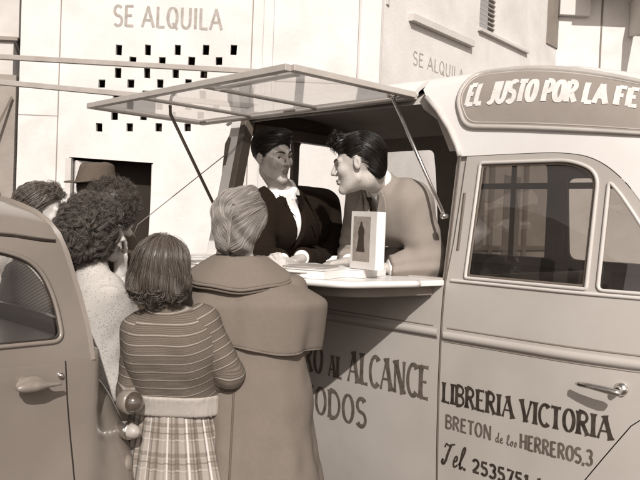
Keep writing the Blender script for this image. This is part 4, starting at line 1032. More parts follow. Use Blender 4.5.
hb0 = bl.hair(updo, updo_flow, 5600, 18, .0055, .00062, h_blond, .0012, 4)
bl.browm = h_brown
def coat_f(P):
    d = bl.torso(P, .030); J = bl.J
    for k in 'LR': d = smin(d, smax(bl.arm(P, k, .026), (tpar(P, J['el'+k], J['wr'+k]) - .86)*.25, .008), .04)
    # flared skirt of the coat
    z = P[:, 2]; t = np.clip((1.15 - z)/.85, 0, 1); cx = .015 + .045*t; w_ = .162 + .125*t; dp = .155 + .10*t
    an = np.arctan2(P[:, 1], P[:, 0]-cx); e = (np.hypot((P[:, 0]-cx)/w_, P[:, 1]/dp) - 1)*.16  + .012*np.sin(5*an+1+2*z)*t + .006*np.sin(11*an+z*3)*t
    e = smax(e, z - 1.20, .05); e = smax(e, .42 - z, .01); d = smin(d, e, .05)
    d = smax(d, z - (J['neck'][2] - .035), .02)
    return d + .006*fn(P, 18, 3) + .0025*fn(P, 55, 9)
coatm = twill('coat_wool', .165, .10)
lo = np.array([-.42,-.36,.40]); hi = np.array([.42,.55,1.48])
cloth('coat', coat_f, lo, hi, .011, coatm, bl.o, smoothit=2)
# cape collar: a lofted sheet falling from the neck over the shoulders to an uneven hem
def cape(u, v):
    a = u*2*math.pi; J = bl.J; nk = J['neck']; cx, cy = nk[0], nk[1]
    right = max(0, math.cos(a)); left = max(0, -math.cos(a)); back = max(0, -math.sin(a)); frt = max(0, math.sin(a))
    # profile: neck, stand, shoulder, hem
    R0, R1, R2, R3 = .066, .105, .208 + .090*right + .02*left, .240 + .040*right - .01*left
    Z0, Z1, Z2, Z3 = nk[2] + .012, nk[2] - .020, nk[2] - .142 - .02*left + .010*right, nk[2] - .288 + .03*left - .02*right
    ks = [0, .12, .55, 1]; r_ = np.interp(v, ks, [R0, R1, R2, R3]); z_ = np.interp(v, ks, [Z0, Z1, Z2, Z3])
    r_ = r_ + .012*math.sin(math.pi*v)
    sy = .78 if v > .2 else 1; sy = 1 - .24*min(1, v*2)
    fold = (.011*math.sin(5*a+.6) + .007*math.sin(9*a+2) + .003*math.sin(17*a))*v**1.6
    x = cx + .015*v + (r_+fold)*math.cos(a); y = cy + .01*v + (r_+fold)*sy*math.sin(a)
    if v > .8: z_ -= .006*math.sin(5*a)
    return x, y, z_
def sheet(name, f, nu, nv, m, parent, thick=.006, closed=True, attrs=None):
    V = [f(i/nu, j/nv) for i in range(nu + (0 if closed else 1)) for j in range(nv+1)]; k = nv+1; nn = nu if closed else nu
    F = [(i*k+j, i*k+j+1, ((i+1) % nu if closed else i+1)*k+j+1, ((i+1) % nu if closed else i+1)*k+j) for i in range(nn) for j in range(nv)]
    o = link(name, mesh_np(name, V, F, attrs(V) if attrs else None), m, parent)
    md = o.modifiers.new('t', 'SOLIDIFY'); md.thickness = thick; md.offset = 0; ms = o.modifiers.new('s', 'SUBSURF'); ms.levels = 1; ms.render_levels = 1
    return o
cp_ = sheet('cape_collar', cape, 72, 26, coatm, bl.o, .009)
def collar(u, v):   # folded-over turndown collar above the cape, ending in a visible dark edge
    a = u*2*math.pi; nk = bl.J['neck']; back = max(0, -math.sin(a))
    ks = [0, .35, 1]; r_ = np.interp(v, ks, [.060, .090, .178 + .015*abs(math.cos(a))]); z_ = np.interp(v, ks, [nk[2] + .016, nk[2] + .022, nk[2] - .068 - .012*back + .02*abs(math.cos(a))**3])
    return nk[0] + r_*math.cos(a), nk[1] + r_*(1-.10*min(1, v*1.5))*math.sin(a) - .006*v, z_ + .004*math.sin(6*a+1)*v
sheet('collar', collar, 64, 12, coatm, bl.o, .010)
b = MB(); P = [collar(i/64, 1.0) for i in range(65)]; b.tube([(x, y, z-.004) for x, y, z in P], .0062, 6); b.build('collar_edge', coatm, bl.o, smooth=True)
b = MB(); b.tube([(x*1.0, y, z-.016) for x, y, z in P], .004, 5); b.build('collar_seam_shade', twill('coat_seam', .12), bl.o, smooth=True)  # dark seam line, also painting the shade under the collar edge
b = MB(); P = [cape(i/72, 1.0) for i in range(73)]; P2 = [(x, y, z+.018) for x, y, z in P]; b.tube([(x*1.0, y, z) for x, y, z in P], .0048, 6); b.build('hem', coatm, bl.o, smooth=True)
b = MB(); pts = []
for zz in np.linspace(1.10,.5,24):
    y_ = -.40
    for _ in range(60):
        if coat_f(np.array([[-.03, y_, zz]]))[0] < .001: break
        y_ += .006
    pts.append((-.03, y_-.004, zz))
b.tube(pts, .004, 5); b.build('back_seam', twill('coat_seam', .12), bl.o, smooth=True)
# ------------------------------------------------------------------ young woman in the striped jumper
c = at(163, 271, 2.46); bx0, by0 = at(184, 400, 2.58)[:2]
J = J_(c, at(168,311,2.47), at(178,352,2.51), (bx0, by0+.01, .84), at(142,334,2.48), at(210,327,2.47), at(137,392,2.50), at(235,376,2.49), at(150,382,2.75), at(212,400,2.62))
st_ = Fig((bx0, by0), J, 'young woman with a brown bob, striped jumper and pleated plaid skirt', rotm(-12, 2, 5), .93, 1, skin, .90,
          hands=[dict(w=at(150,382,2.75), d=(.5,.6,.1), n=(0,.3,-1), curl=.6), dict(w=at(212,400,2.62), d=(-.7,.7,.1), n=(0,.3,-1), curl=.6)])
def bob(q):
    x, y, z = q.T
    d = ell(q, (0,-.012,.030), (.097,.106,.104))
    d = smin(d, ell(q, (0,-.025,-.050), (.108,.095,.065)), .05)
    d = smax(d, (y - .062) - .5*np.maximum(z-.05, 0), .012)
    d = smax(d, -(z + .118 + .25*np.abs(x)), .015)
    a = np.arctan2(y, x); k = np.clip((.02 - z)/.08, 0, 1)
    return d + k*(.006*np.sin(9*a + 25*z) + .004*np.sin(60*z + 5*a)) + (1-k)*.0012*np.sin(26*a)
def bob_flow(q):
    x, y, z = q.T; k = np.clip((-.03-z)/.05, 0, 1); a = np.arctan2(y+.02, x)
    return np.stack([.5*x/.1*(z > 0) + .5*k*np.sin(9*a+1), -.35*(z > .06) + .5*k*np.cos(7*a), -1 + k*1.2], 1)
hb1 = st_.hair(bob, bob_flow, 5200, 13, .0075, .0008, h_brown, .003, 6)
st_.curls(bob, 260, h_brown, hb1, (.008,.016), .0009, 9, 1.0, 5, startf=lambda V: V[:, 2] < -.065, out=.0)
def jumper_f(P):
    J = st_.J; z = P[:, 2]; d = smin(st_.torso(P, .022), rc(P, J['neck'], J['neck'] + [0,0,.03], .066, .060), .03)
    d = smax(d, z - (J['neck'][2] + .030), .012); d = smax(d, .905 - z, .006)
    return d + .008*fn(P, 24, 8) + .004*fn(P, 60, 18)
def sleeve_f(k):
    def f(P):
        J = st_.J; d = rc(P, J['sh'+k] + (J['neck']-J['sh'+k])*.12, J['el'+k], .071, .048); d = smin(d, rc(P, J['el'+k], J['wr'+k], .049, .036), .02)
        d = smax(d, (tpar(P, J['el'+k], J['wr'+k]) - .85)*.22, .006)
        return d + .007*fn(P, 40, 28) + .004*fn(P, 85, 38)
    return f
def sleeve_attr(k):
    def g(V):
        J = st_.J; l1 = np.linalg.norm(J['el'+k]-J['sh'+k]); l2 = np.linalg.norm(J['wr'+k]-J['el'+k])
        t1 = tpar(V, J['sh'+k], J['el'+k]); t2 = tpar(V, J['el'+k], J['wr'+k]); da = rc(V, J['sh'+k], J['el'+k], .07, .06); db = rc(V, J['el'+k], J['wr'+k], .06, .05)
        w_ = np.clip((da-db)/.03 + .5, 0, 1); return {'u': -(l1*t1)*(1-w_) - (l1 + l2*t2)*w_}
    return g
def jumper_attr(V):
    J = st_.J; up = nrm(J['neck'] - J['pelvis']); u = (V - J['neck']) @ up; return {'u': u - .40*(V[:, 0]-J['neck'][0])**2 + .004*np.sin(V[:, 0]*25)}
def stripes(N, L):
    a = N.new('ShaderNodeAttribute'); a.attribute_name = 'u'
    def wave(per, ph, lo_, hi_):
        m1 = N.new('ShaderNodeMath'); m1.operation = 'MULTIPLY_ADD'; m1.inputs[1].default_value = 1/per; m1.inputs[2].default_value = ph + 40; L.new(a.outputs['Fac'], m1.inputs[0])
        m2 = N.new('ShaderNodeMath'); m2.operation = 'FRACT'; L.new(m1.outputs[0], m2.inputs[0])
        m3 = N.new('ShaderNodeMath'); m3.operation = 'PINGPONG'; m3.inputs[1].default_value = .5; L.new(m2.outputs[0], m3.inputs[0])
        r = N.new('ShaderNodeMapRange'); r.inputs[1].default_value = lo_; r.inputs[2].default_value = hi_; L.new(m3.outputs[0], r.inputs[0]); return r.outputs[0]
    pal = wave(.031, 0, .43, .49); drk = wave(.031, .14, .44, .49); fine = wave(.0052, 0, .1, .4)
    m1 = N.new('ShaderNodeMix'); m1.data_type = 'RGBA'; m1.inputs[6].default_value = sep(.105); m1.inputs[7].default_value = sep(.16); L.new(fine, m1.inputs[0])
    m2 = N.new('ShaderNodeMix'); m2.data_type = 'RGBA'; m2.inputs[7].default_value = sep(.09); L.new(drk, m2.inputs[0]); L.new(m1.outputs[2], m2.inputs[6])
    m3 = N.new('ShaderNodeMix'); m3.data_type = 'RGBA'; m3.inputs[7].default_value = sep(.33); L.new(pal, m3.inputs[0]); L.new(m2.outputs[2], m3.inputs[6]); return m3.outputs[2]
strm = ramp_mat('striped_knit', stripes, .95, .5, 420, .1)
lo = np.array([-.40,-.30,.88]); hi = np.array([.36,.42,1.34])
jo = cloth('jumper', jumper_f, lo, hi, .0085, strm, st_.o, jumper_attr, 2)
for k in 'LR': cloth('sleeve', sleeve_f(k), lo, hi, .0085, strm, jo, sleeve_attr(k), 2)
def band_f(P):
    return smax(smax(st_.torso(P, .027), P[:, 2] - .945, .006), .872 - P[:, 2], .006) + .0015*np.sin(np.arctan2(P[:, 1], P[:, 0])*60)
cloth('waistband', band_f, np.array([-.28,-.24,.85]), np.array([.28,.26,.97]), .007, twill('pale_knit', .36), st_.o)
def skirt(u, v):
    a = u*2*math.pi; z = .885 - v*.42; px_, py_ = st_.J['pelvis'][0], st_.J['pelvis'][1]
    ph = (u*34) % 1; saw = (ph if ph < .8 else (1-ph)*4)*.022*(.35 + .8*v)
    w_ = .158 + .10*v + saw; d_ = .128 + .10*v + saw
    return px_ + w_*math.cos(a) + .03*v, py_ + d_*math.sin(a), z
def plaid(N, L):
    a = N.new('ShaderNodeAttribute'); a.attribute_name = 'u'; h = N.new('ShaderNodeAttribute'); h.attribute_name = 'h'
    def ln(s, per, ph, lo_, hi_):
        m1 = N.new('ShaderNodeMath'); m1.operation = 'MULTIPLY_ADD'; m1.inputs[1].default_value = 1/per; m1.inputs[2].default_value = ph; L.new(s.outputs['Fac'], m1.inputs[0])
        m3 = N.new('ShaderNodeMath'); m3.operation = 'PINGPONG'; m3.inputs[1].default_value = .5; L.new(m1.outputs[0], m3.inputs[0])
        r = N.new('ShaderNodeMapRange'); r.inputs[1].default_value = lo_; r.inputs[2].default_value = hi_; L.new(m3.outputs[0], r.inputs[0]); return r.outputs[0]
    prev = None; col = sep(.20)
    for s, per, ph, lo_, hi_, v, k in ((a,.059,.0,.25,.27,.30,.7),(h,.095,.25,.2,.23,.30,.6),(a,.059,.35,.40,.43,.10,.55),(h,.095,.1,.42,.44,.10,.5),(a,.059,.82,.44,.47,.55,.85),(h,.095,.6,.46,.48,.42,.45),(a,.059,.6,.46,.48,.10,.6),(h,.095,.82,.47,.48,.10,.55)):
        m = N.new('ShaderNodeMix'); m.data_type = 'RGBA'; m.inputs[7].default_value = sep(v)
        mm = N.new('ShaderNodeMath'); mm.operation = 'MULTIPLY'; mm.inputs[1].default_value = k; L.new(ln(s, per, ph, lo_, hi_), mm.inputs[0]); L.new(mm.outputs[0], m.inputs[0])
        if prev is None: m.inputs[6].default_value = col
        else: L.new(prev, m.inputs[6])
        prev = m.outputs[2]
    return prev
plm = ramp_mat('plaid_cloth', plaid, .9, .3, 300, .1)
NU, NV_ = 340, 24
sheet('skirt', skirt, NU, NV_, plm, st_.o, .003, attrs=lambda V: {'u': [((i//(NV_+1))/NU)*1.01 for i in range(len(V))], 'h': [(i % (NV_+1))/NV_*.42 for i in range(len(V))]})
# ------------------------------------------------------------------ curly-haired woman with her hand at her mouth
c = at(97, 232, 2.95); bx0, by0 = at(94, 330, 2.95)[:2]
J = J_(c, at(94,272,2.93), at(96,318,2.96), (bx0+.01, by0+.02, .86), at(76,292,3.08), at(110,293,2.86), at(80,352,3.16), at(126,330,2.92), at(112,330,3.30), at(122,274,3.06))
cu = Fig((bx0, by0), J, 'woman with dark curly hair and a white printed blouse, hand raised to her mouth', rotm(-62, -3, 0), 1.0, 1, skin, .95,
         hands=[dict(w=at(121,278,3.04), d=(.02,.02,1), n=(-.75,.35,0), curl=.78, point=0, thumb=.5)])
def curlv(q):
    x, y, z = q.T
    d = ell(q, (0,-.030,.022), (.118,.118,.120)); d = smin(d, ell(q, (0,-.055,-.055), (.105,.075,.065)), .05)
    d = smax(d, (y - .048) - .6*np.maximum(z-.04, 0), .02); return d + .009*fn(q, 75, 6, 10)
hb2 = cu.hair(curlv, lambda q: np.stack([np.sin(q[:, 2]*60), np.cos(q[:, 0]*50), -1+0*q[:, 0]], 1), 1500, 8, .006, .0009, h_curl, .003, 8)
cu.curls(curlv, 950, h_curl, hb2, (.009,.020), .00048, 12, 1.3, 16)
sphere('earring', cu.fromhead(np.array([[.083,-.004,-.042]]))[0], .0065, whitee, cu.o, seg=12)
cu.eyes()
def blouse(N, L):
    tc = N.new('ShaderNodeTexCoord'); v = N.new('ShaderNodeTexVoronoi'); v.inputs['Scale'].default_value = 120; n = N.new('ShaderNodeTexNoise'); n.inputs['Scale'].default_value = 45; n.inputs['Detail'].default_value = 4
    L.new(tc.outputs['Object'], v.inputs['Vector']); L.new(tc.outputs['Object'], n.inputs['Vector'])
    r1 = N.new('ShaderNodeMapRange'); r1.inputs[1].default_value = .36; r1.inputs[2].default_value = .26; L.new(v.outputs['Distance'], r1.inputs[0])
    r2 = N.new('ShaderNodeMapRange'); r2.inputs[1].default_value = .42; r2.inputs[2].default_value = .5; L.new(n.outputs['Fac'], r2.inputs[0])
    mm = N.new('ShaderNodeMath'); mm.operation = 'MULTIPLY'; L.new(r1.outputs[0], mm.inputs[0]); L.new(r2.outputs[0], mm.inputs[1])
    m = N.new('ShaderNodeMix'); m.data_type = 'RGBA'; m.inputs[6].default_value = sep(.46); m.inputs[7].default_value = sep(.31); L.new(mm.outputs[0], m.inputs[0]); return m.outputs[2]
blm = ramp_mat('printed_blouse', blouse, .85, .3, 200, .15)
def top_f(F, g, zlo, cuff=.8, neck=0.0, fold=.006, sd=4, kk='LR'):
    def f(P):
        d = F.torso(P, g); J = F.J
        d = smin(d, rc(P, J['neck'], J['neck'] + np.array([0,0,.05]), .064, .056), .03)
        for k in kk: d = smin(d, smax(F.arm(P, k, g + .004), (tpar(P, J['el'+k], J['wr'+k]) - cuff)*.22, .006), .035)
        d = smax(d, P[:, 2] - (J['neck'][2] + neck), .01); d = smax(d, zlo - P[:, 2], .006)
        return d + fold*fn(P, 30, sd) + fold*.5*fn(P, 75, sd+1)
    return f
lo = np.array([-.42,-.36,.80]); hi = np.array([.42,.50,1.46])
cloth('blouse', top_f(cu, .030, .82, .35, .05, .007), lo, hi, .010, blm, cu.o, smoothit=1)
def lower_f(F, g=.03):
    def f(P):
        z = P[:, 2]; pl_ = F.J['pelvis']; t = np.clip((.9-z)/.6, 0, 1); e = (np.hypot((P[:, 0]-pl_[0])/(.165+.05*t), (P[:, 1]-pl_[1])/(.150+.06*t)) - 1)*.15
        e = e + .008*np.sin(9*np.arctan2(P[:, 1], P[:, 0]))*t; return smax(smax(e, z-.90, .02), .38-z, .01)
    return f
dkcloth = twill('dark_skirt_cloth', .05)
cloth('skirt', lower_f(cu), np.array([-.32,-.32,.34]), np.array([.32,.36,.94]), .016, dkcloth, cu.o)
# ------------------------------------------------------------------ frizzy-haired person behind her
c = at(115, 212, 3.42); bx0, by0 = at(112, 300, 3.42)[:2]
def std(c, bx0, by0, yaw, sw=.19, zs=None):
    """upright pose facing yaw (0 = away from the camera)"""
    M = rotm(yaw)[:, :2]; r_, f_ = rotm(yaw)[:, 0], rotm(yaw)[:, 1]; nk = np.array([bx0, by0, c[2]-.17]) - f_*.01
    sh = nk - [0,0,.07]; o = lambda a, b_, z_: np.array([bx0, by0, 0]) + r_*a + f_*b_ + [0,0,z_]
    z = sh[2]
    return J_(c, nk, o(0,.0,z-.16), o(0,0,z-.48), sh - r_*sw, sh + r_*sw, o(-sw-.05,.02,z-.30), o(sw+.05,.02,z-.30), o(-sw+.04,.24,z-.36), o(sw-.04,.24,z-.36))
fz = Fig((bx0, by0), std(c, bx0, by0, -35, .165), 'person with frizzy dark hair, mostly hidden behind the curly-haired woman', rotm(-40, 0, 0), .98, 1, skin, .9)
def frizv(q):
    d = ell(q, (0,-.022,.035), (.118,.122,.118)); d = smax(d, (q[:, 1] - .060) - .6*np.maximum(q[:, 2]-.05, 0), .02); return d + .010*fn(q, 60, 16, 10)
hb3 = fz.hair(frizv, lambda q: np.stack([np.sin(q[:, 2]*90), np.cos(q[:, 0]*70), np.sin(q[:, 1]*80)], 1), 1800, 7, .006, .0007, h_friz, .006, 18)
fz.curls(frizv, 700, h_friz, hb3, (.005,.014), .0007, 22, 2.2, 3, out=.008)
fz.eyes()
cloth('cardigan', top_f(fz, .025, .80, .85, .0), np.array([-.42,-.42,.78]), np.array([.42,.42,1.46]), .015, twill('dark_wool', .06), fz.o)
cloth('skirt', lower_f(fz), np.array([-.32,-.32,.34]), np.array([.32,.36,.94]), .02, dkcloth, fz.o)
# ------------------------------------------------------------------ man in the felt hat
c = at(96, 196, 3.95); bx0, by0 = at(95, 300, 3.95)[:2]
hm = Fig((bx0, by0), std(c, bx0, by0, -30, .20), 'man in a creased felt hat standing in front of the dark doorway', rotm(-35, -4, 0), 1.0, 0, skin2, 1.0)
hm.eyes()
felt = twill('hat_felt', .10, .15); bandm = twill('hat_band', .04)
def menhair(q):
    x, y, z = q.T
    d = ell(q, (0,-.020,.040), (.082,.100,.090)); d = smax(d, -(z - (.062 + (y-.085)*1.05))/1.45, .008); return d + .001*np.sin(900*x)*0
hb4 = hm.hair(menhair, lambda q: np.stack([0*q[:, 0], -1+0*q[:, 0], -.6+0*q[:, 0]], 1), 900, 6, .007, .0008, h_brown, .001, 31)
V = []; nu, nv = 48, 26
def hatp(u, v):   # v 0 brim rim .. .35 crown base .. 1 crown top
    a = u*2*math.pi; ca, sa = math.cos(a), math.sin(a)
    if v < .35:
        k = v/.35; r_ = 1.55 - .55*k; z_ = .004 - .012*(sa**2)*(1-k) + .020*(ca**2)*(1-k)**1.5
        z_ += -.012*(1-k)*max(0, sa)
    elif v < .8:
        k = (v-.35)/.45; r_ = 1 - .20*k; z_ = .005 + .112*k
    else:
        k = (v-.8)/.2; r_ = .80*(1-k); z_ = .117 + .014*math.sin(k*1.57)
    x, y = .094*r_*ca, .114*r_*sa
    if v >= .35:
        kk = (v-.35)/.65; z_ -= .040*kk**2*math.exp(-(x/.016)**2); x *= 1 - .28*kk*max(0, sa)**2; z_ += .012*kk*sa
    return x, y - .015, z_ + .052
Hq = np.array([hatp(i/nu, j/nv) for i in range(nu) for j in range(nv+1)]); Hq = hm.fromhead(Hq)
F_ = [(i*(nv+1)+j, i*(nv+1)+j+1, ((i+1) % nu)*(nv+1)+j+1, ((i+1) % nu)*(nv+1)+j) for i in range(nu) for j in range(nv)]
hat = link('hat', mesh_np('hat', Hq, F_), felt, hm.o); md = hat.modifiers.new('t', 'SOLIDIFY'); md.thickness = .004; hat.modifiers.new('s', 'SUBSURF').levels = 1
bnd = np.array([hatp(i/nu, v) for i in range(nu) for v in (.36,.50)]); cen = np.array([0,-.015,0]); bnd = (bnd-cen)*[1.025,1.025,1]+cen; bnd = hm.fromhead(bnd)
link('hat_band', mesh_np('hat_band', bnd, [(2*i, 2*i+1, (2*i+3) % (2*nu), (2*i+2) % (2*nu)) for i in range(nu)]), bandm, hat)
cloth('jacket', top_f(hm, .03, .72, .9, .0), np.array([-.46,-.46,.70]), np.array([.46,.46,1.56]), .017, twill('brown_cloth', .10), hm.o)
def trousers(F, g=.02):
    def f(P):
        d = smin(F.leg(P, 'L', g), F.leg(P, 'R', g), .03); return smax(smax(d, P[:, 2]-.85, .01), .06-P[:, 2], .005)
    return f
cloth('trousers', trousers(hm), np.array([-.35,-.35,.04]), np.array([.35,.35,.88]), .02, dkcloth, hm.o)
# ------------------------------------------------------------------ woman at the far left, seen over and through the car
c = at(41, 213, 3.15); bx0, by0 = at(30, 300, 3.15)[:2]
lw = Fig((bx0, by0), std(c, bx0, by0, -60, .18), 'woman with smooth brown hair and pale ribbed cardigan, behind the grey car roof', rotm(-78, -4, 0), 1.0, 1, skin, .95)
def lwv(q):
    x, y, z = q.T
    d = ell(q, (0,-.018,.034), (.090,.106,.098)); d = smin(d, ell(q, (0,-.06,-.045), (.085,.06,.06)), .04)
    d = smax(d, (y - .008) - 1.2*np.maximum(z-.02, 0), .012); d = smax(d, -(z+.095), .01); a = np.arctan2(z-.03, y); return d + .0016*np.sin(22*a)
hb5 = lw.hair(lwv, lambda q: np.stack([.2*q[:, 0]/.1, -1+0*q[:, 0], -.9*np.ones(len(q))], 1), 3600, 11, .0075, .0008, h_mid, .002, 41)
lw.curls(lwv, 120, h_mid, hb5, (.006,.014), .0009, 43, 1.2, 4, startf=lambda V: (V[:, 1] > .02) & (V[:, 2] > .075), out=.006)
lw.browm = h_brown; lw.eyes()
def rib(N, L):
    tc = N.new('ShaderNodeTexCoord'); wv = N.new('ShaderNodeTexWave'); wv.inputs['Scale'].default_value = 26; wv.inputs['Distortion'].default_value = .6; wv.bands_direction = 'Z'
    mp = N.new('ShaderNodeMapping'); mp.inputs['Rotation'].default_value = (0, .6, 0); L.new(tc.outputs['Object'], mp.inputs[0]); L.new(mp.outputs[0], wv.inputs['Vector'])
    m = N.new('ShaderNodeMix'); m.data_type = 'RGBA'; m.inputs[6].default_value = sep(.30); m.inputs[7].default_value = sep(.52); L.new(wv.outputs['Fac'], m.inputs[0]); return m.outputs[2]
cloth('cardigan', top_f(lw, .03, .70, .9, .0), np.array([-.42,-.42,.68]), np.array([.42,.42,1.5]), .012, ramp_mat('ribbed_knit', rib, .9, .3, 200, .1), lw.o)
cloth('skirt', lower_f(lw), np.array([-.32,-.32,.34]), np.array([.32,.36,.94]), .02, dkcloth, lw.o)
# ------------------------------------------------------------------ the two men inside the van
LN = np.array([*NV, 0]); LF = np.array([*FV, 0])
c = at(270, 157, 3.55); neck = at(282, 191, 3.60); pel = at(306, 300, 3.90); pel[2] = 1.02
J = J_(c, neck, at(293,226,3.70), pel, at(325,205,3.95), at(264,203,3.55), at(334,262,3.75), at(262,256,3.45), at(300,258,3.38), at(285,262,3.30))
def m1head():
    return rotm(180+46, -6, 0) @ np.array(Matrix.Rotation(R(7), 3, 'Y'))
s1 = Fig(pel[:2], J, 'man in a black suit and tie leaning on the counter inside the van', m1head(), 1.04, 0, skin3, 1.02,
         hands=[dict(w=at(287,262,3.32), d=(.3,-.8,-.1), n=(0,0,-1), curl=.35), dict(w=at(302,259,3.38), d=(-.5,-.7,-.1), n=(0,0,-1), curl=.35)])
def m1vol(q):
    x, y, z = q.T
    d = ell(q, (0,-.018,.043), (.081,.101,.088)); d = smin(d, ell(q, (-.01,.050,.104), (.050,.040,.026)), .025)
    d = smax(d, -(z - (.080 + (y-.085)*1.12))/1.5, .005); return d + .0015*np.sin(50*x + 20*y)
hb6 = s1.hair(m1vol, lambda q: np.stack([.35+0*q[:, 0], -1+0*q[:, 0], -.2-.8*(q[:, 1] < 0)], 1), 2600, 9, .0075, .0008, h_black, .0016, 51)
s1.eyes()
def suit(F, name, m, shirtm, tiem, lo, hi, sd, cuff=.93, vw=.062, fold=.005, g=.034, pal=0, zlo=.95):
    J = F.J; up = nrm(J['neck'] - J['chest']); rt = nrm(J['shR'] - J['shL']); fr = nrm(np.cross(up, rt)); 
    def loc(P): q = P - J['neck']; return q @ rt, q @ fr, q @ up
    def jk(P):
        d = F.torso(P, g)
        for k in 'LR': d = smin(d, smax(F.arm(P, k, g-.011), (tpar(P, J['el'+k], J['wr'+k]) - cuff)*.25, .006), .04)
        a, b_, u = loc(P)
        d = smin(d, rc(P, J['neck'] - up*.03 , J['neck'] + up*.015, .082, .074), .03)
        k1 = tpar(P, J['shL'], J['elL']); k2 = tpar(P, J['shR'], J['elR'])
        v_ = np.maximum(np.abs(a) - np.clip((u+.24)*.21, 0, .046), -(b_ - .01)); d = smax(d, -smax(v_, -(b_-.015), .01), .006)
        d = smax(d, -smax(-(u - .020 + .25*np.maximum(b_, 0)), np.hypot(a, b_) - .10, .005), .008); d = smax(d, zlo - P[:, 2], .01)
        k1 = tpar(P, J['shL'], J['elL']); k2 = tpar(P, J['shR'], J['elR'])
        for k, k_ in (('L', k1), ('R', k2)):
            near_ = np.exp(-np.maximum(F.arm(P, k, g), 0)/.01)*np.exp(-((k_-.85)/.35)**2); d = d + near_*.0035*np.sin(k_*30 + 6*fn(P, 14, sd+4))
        return d + fold*fn(P, 26, sd, 8) + fold*.6*fn(P, 62, sd+1)
    def sh_(P):
        d = smin(F.torso(P, .012), rc(P, J['neck'] - up*.03, J['neck'] + up*.030, .070, .064), .03)
        for k in 'LR': d = smin(d, smax(F.arm(P, k, .012), (tpar(P, J['el'+k], J['wr'+k]) - .98)*.25, .006), .03)
        a, b_, u = loc(P); d = smax(d, -smax(-(u - .038 + .35*np.maximum(b_, 0)), np.hypot(a, b_) - .10, .005), .006); return smax(d, zlo+.01 - P[:, 2], .01)
    j = cloth(name, jk, lo, hi, .0075, m, F.o, smoothit=1); s_ = cloth('shirt', sh_, lo, hi, .008, shirtm, F.o, smoothit=1)
    P = []
    for u in np.linspace(-.012, -.33, 12):
        b_ = .25
        while b_ > .02 and sh_((J['neck'] + fr*b_ + up*u)[None])[0] > .004: b_ -= .004
        P.append(J['neck'] + fr*(b_+.017) + up*u)
    b = MB(); V = []; W = [.021,.016,.019]+[.022+.0018*i for i in range(9)]
    for p, w_ in zip(P, W): V += [p - rt*w_, p + fr*.006, p + rt*w_, p - fr*.004]
    b.add(V, [(4*i+k, 4*i+(k+1) % 4, 4*i+4+(k+1) % 4, 4*i+4+k) for i in range(11) for k in range(4)]); b.build('tie', tiem, s_, smooth=True)
    # collar points and lapels as folded flaps
    for sg in (-1, 1):
        def flap(pts, nm, mm, dz):
            Q = []
            for a, u in pts:
                b_ = .26
                f_ = jk if dz > .006 else sh_
                while b_ > -.02 and f_((J['neck'] + rt*a*sg + fr*b_ + up*u)[None])[0] > .004: b_ -= .004
                Q.append(J['neck'] + rt*a*sg + fr*(b_+dz) + up*u)
            bb = MB(); n_ = len(Q); bb.add([q for q in Q] + [q - fr*.005 for q in Q], [tuple(range(n_)), tuple(range(n_, 2*n_))[::-1]] + [(i, (i+1) % n_, (i+1) % n_+n_, i+n_) for i in range(n_)]); bb.build(nm, mm, j if mm is m else s_)
        flap([(.006,.000),(.036,.028),(.050,.012),(.030,-.040)], 'collar', shirtm, .004)
        flap([(.062,.005),(.084,-.03),(.104,-.075),(.066,-.15),(.016,-.25),(.028,-.18),(.048,-.09)], 'lapel', m, .008)
    return jk
blk_ = twill('black_suiting', .014, .2); wht = twill('white_shirting', .72, .03); lgt = twill('light_grey_suiting', .25, .06)
b0 = np.array([*pel[:2], 0]); lo = np.min(list(J.values()), 0) - b0 - .16; hi = np.max(list(J.values()), 0) - b0 + .16; lo[2] = .93
suit(s1, 'jacket', blk_, wht, twill('black_tie', .012), lo, hi, 61)
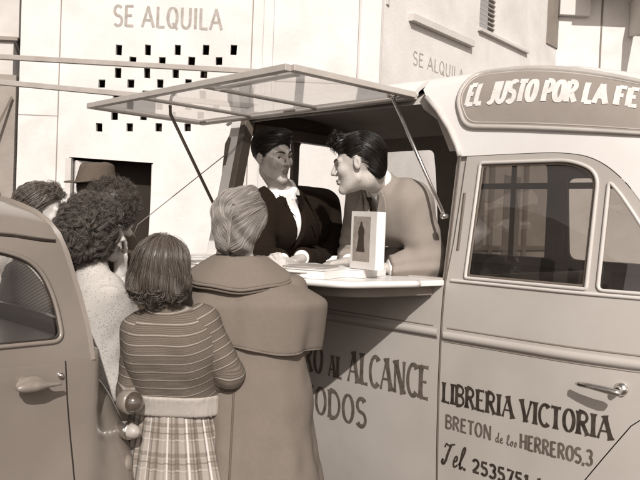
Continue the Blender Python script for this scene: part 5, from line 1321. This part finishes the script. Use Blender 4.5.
cloth('trousers', trousers(s1), np.array([-.35,-.35,.52]), np.array([.35,.35,1.0]), .02, dkcloth, s1.o)
# man in the light jacket, in profile
c = at(354, 165, 3.24); neck = at(377, 184, 3.34); pel = at(412, 310, 3.75); pel[2] = 1.0
J = J_(c, neck, at(392,216,3.44), pel, at(412,201,3.28), at(359,200,3.58), at(430,264,3.27), at(352,258,3.66), at(388,268,3.24), at(350,262,3.46))
s2 = Fig(pel[:2], J, 'man with slicked dark hair and light grey jacket, in profile, leaning over the counter', rotm(82, -10, 0) @ np.array(Matrix.Rotation(R(4), 3, 'Y')), 1.05, 0, skin3, 1.0,
         hands=[dict(w=at(385,268,3.24), d=(-1,.1,-.05), n=(0,0,-1), curl=.4), dict(w=at(348,262,3.44), d=(-.9,-.3,-.1), n=(0,0,-1), curl=.4)])
def m2vol(q):
    x, y, z = q.T
    d = ell(q, (0,-.024,.046), (.081,.105,.090)); d = smin(d, ell(q, (0,.060,.108), (.050,.038,.028)), .03)
    d = smin(d, ell(q, (0,-.085,-.02), (.056,.034,.046)), .03)
    d = smax(d, -(z - (.080 + (y-.085)*1.06))/1.46, .005); a = np.arctan2(z, y); return d + .0014*np.sin(55*x) + np.clip(y/.05, 0, 1)*.004*np.sin(80*y+30*x)
hb7 = s2.hair(m2vol, lambda q: np.stack([.12+0*q[:, 0], -1+0*q[:, 0], .25-1.1*(q[:, 1] < -.03)], 1), 3000, 10, .0075, .0008, h_black, .0016, 57)
s2.curls(m2vol, 60, h_black, hb7, (.006,.014), .0009, 58, 1.2, 6, startf=lambda V: (V[:, 1] > .055) & (V[:, 2] > .08), out=.004)
s2.eyes()
b0 = np.array([*pel[:2], 0]); lo = np.min(list(J.values()), 0) - b0 - .17; hi = np.max(list(J.values()), 0) - b0 + .17; lo[2] = .93
suit(s2, 'jacket', lgt, wht, twill('dark_tie', .03), lo, hi, 71, g=.040, fold=.013)
cloth('trousers', trousers(s2), np.array([-.35,-.35,.52]), np.array([.35,.35,1.0]), .02, dkcloth, s2.o)
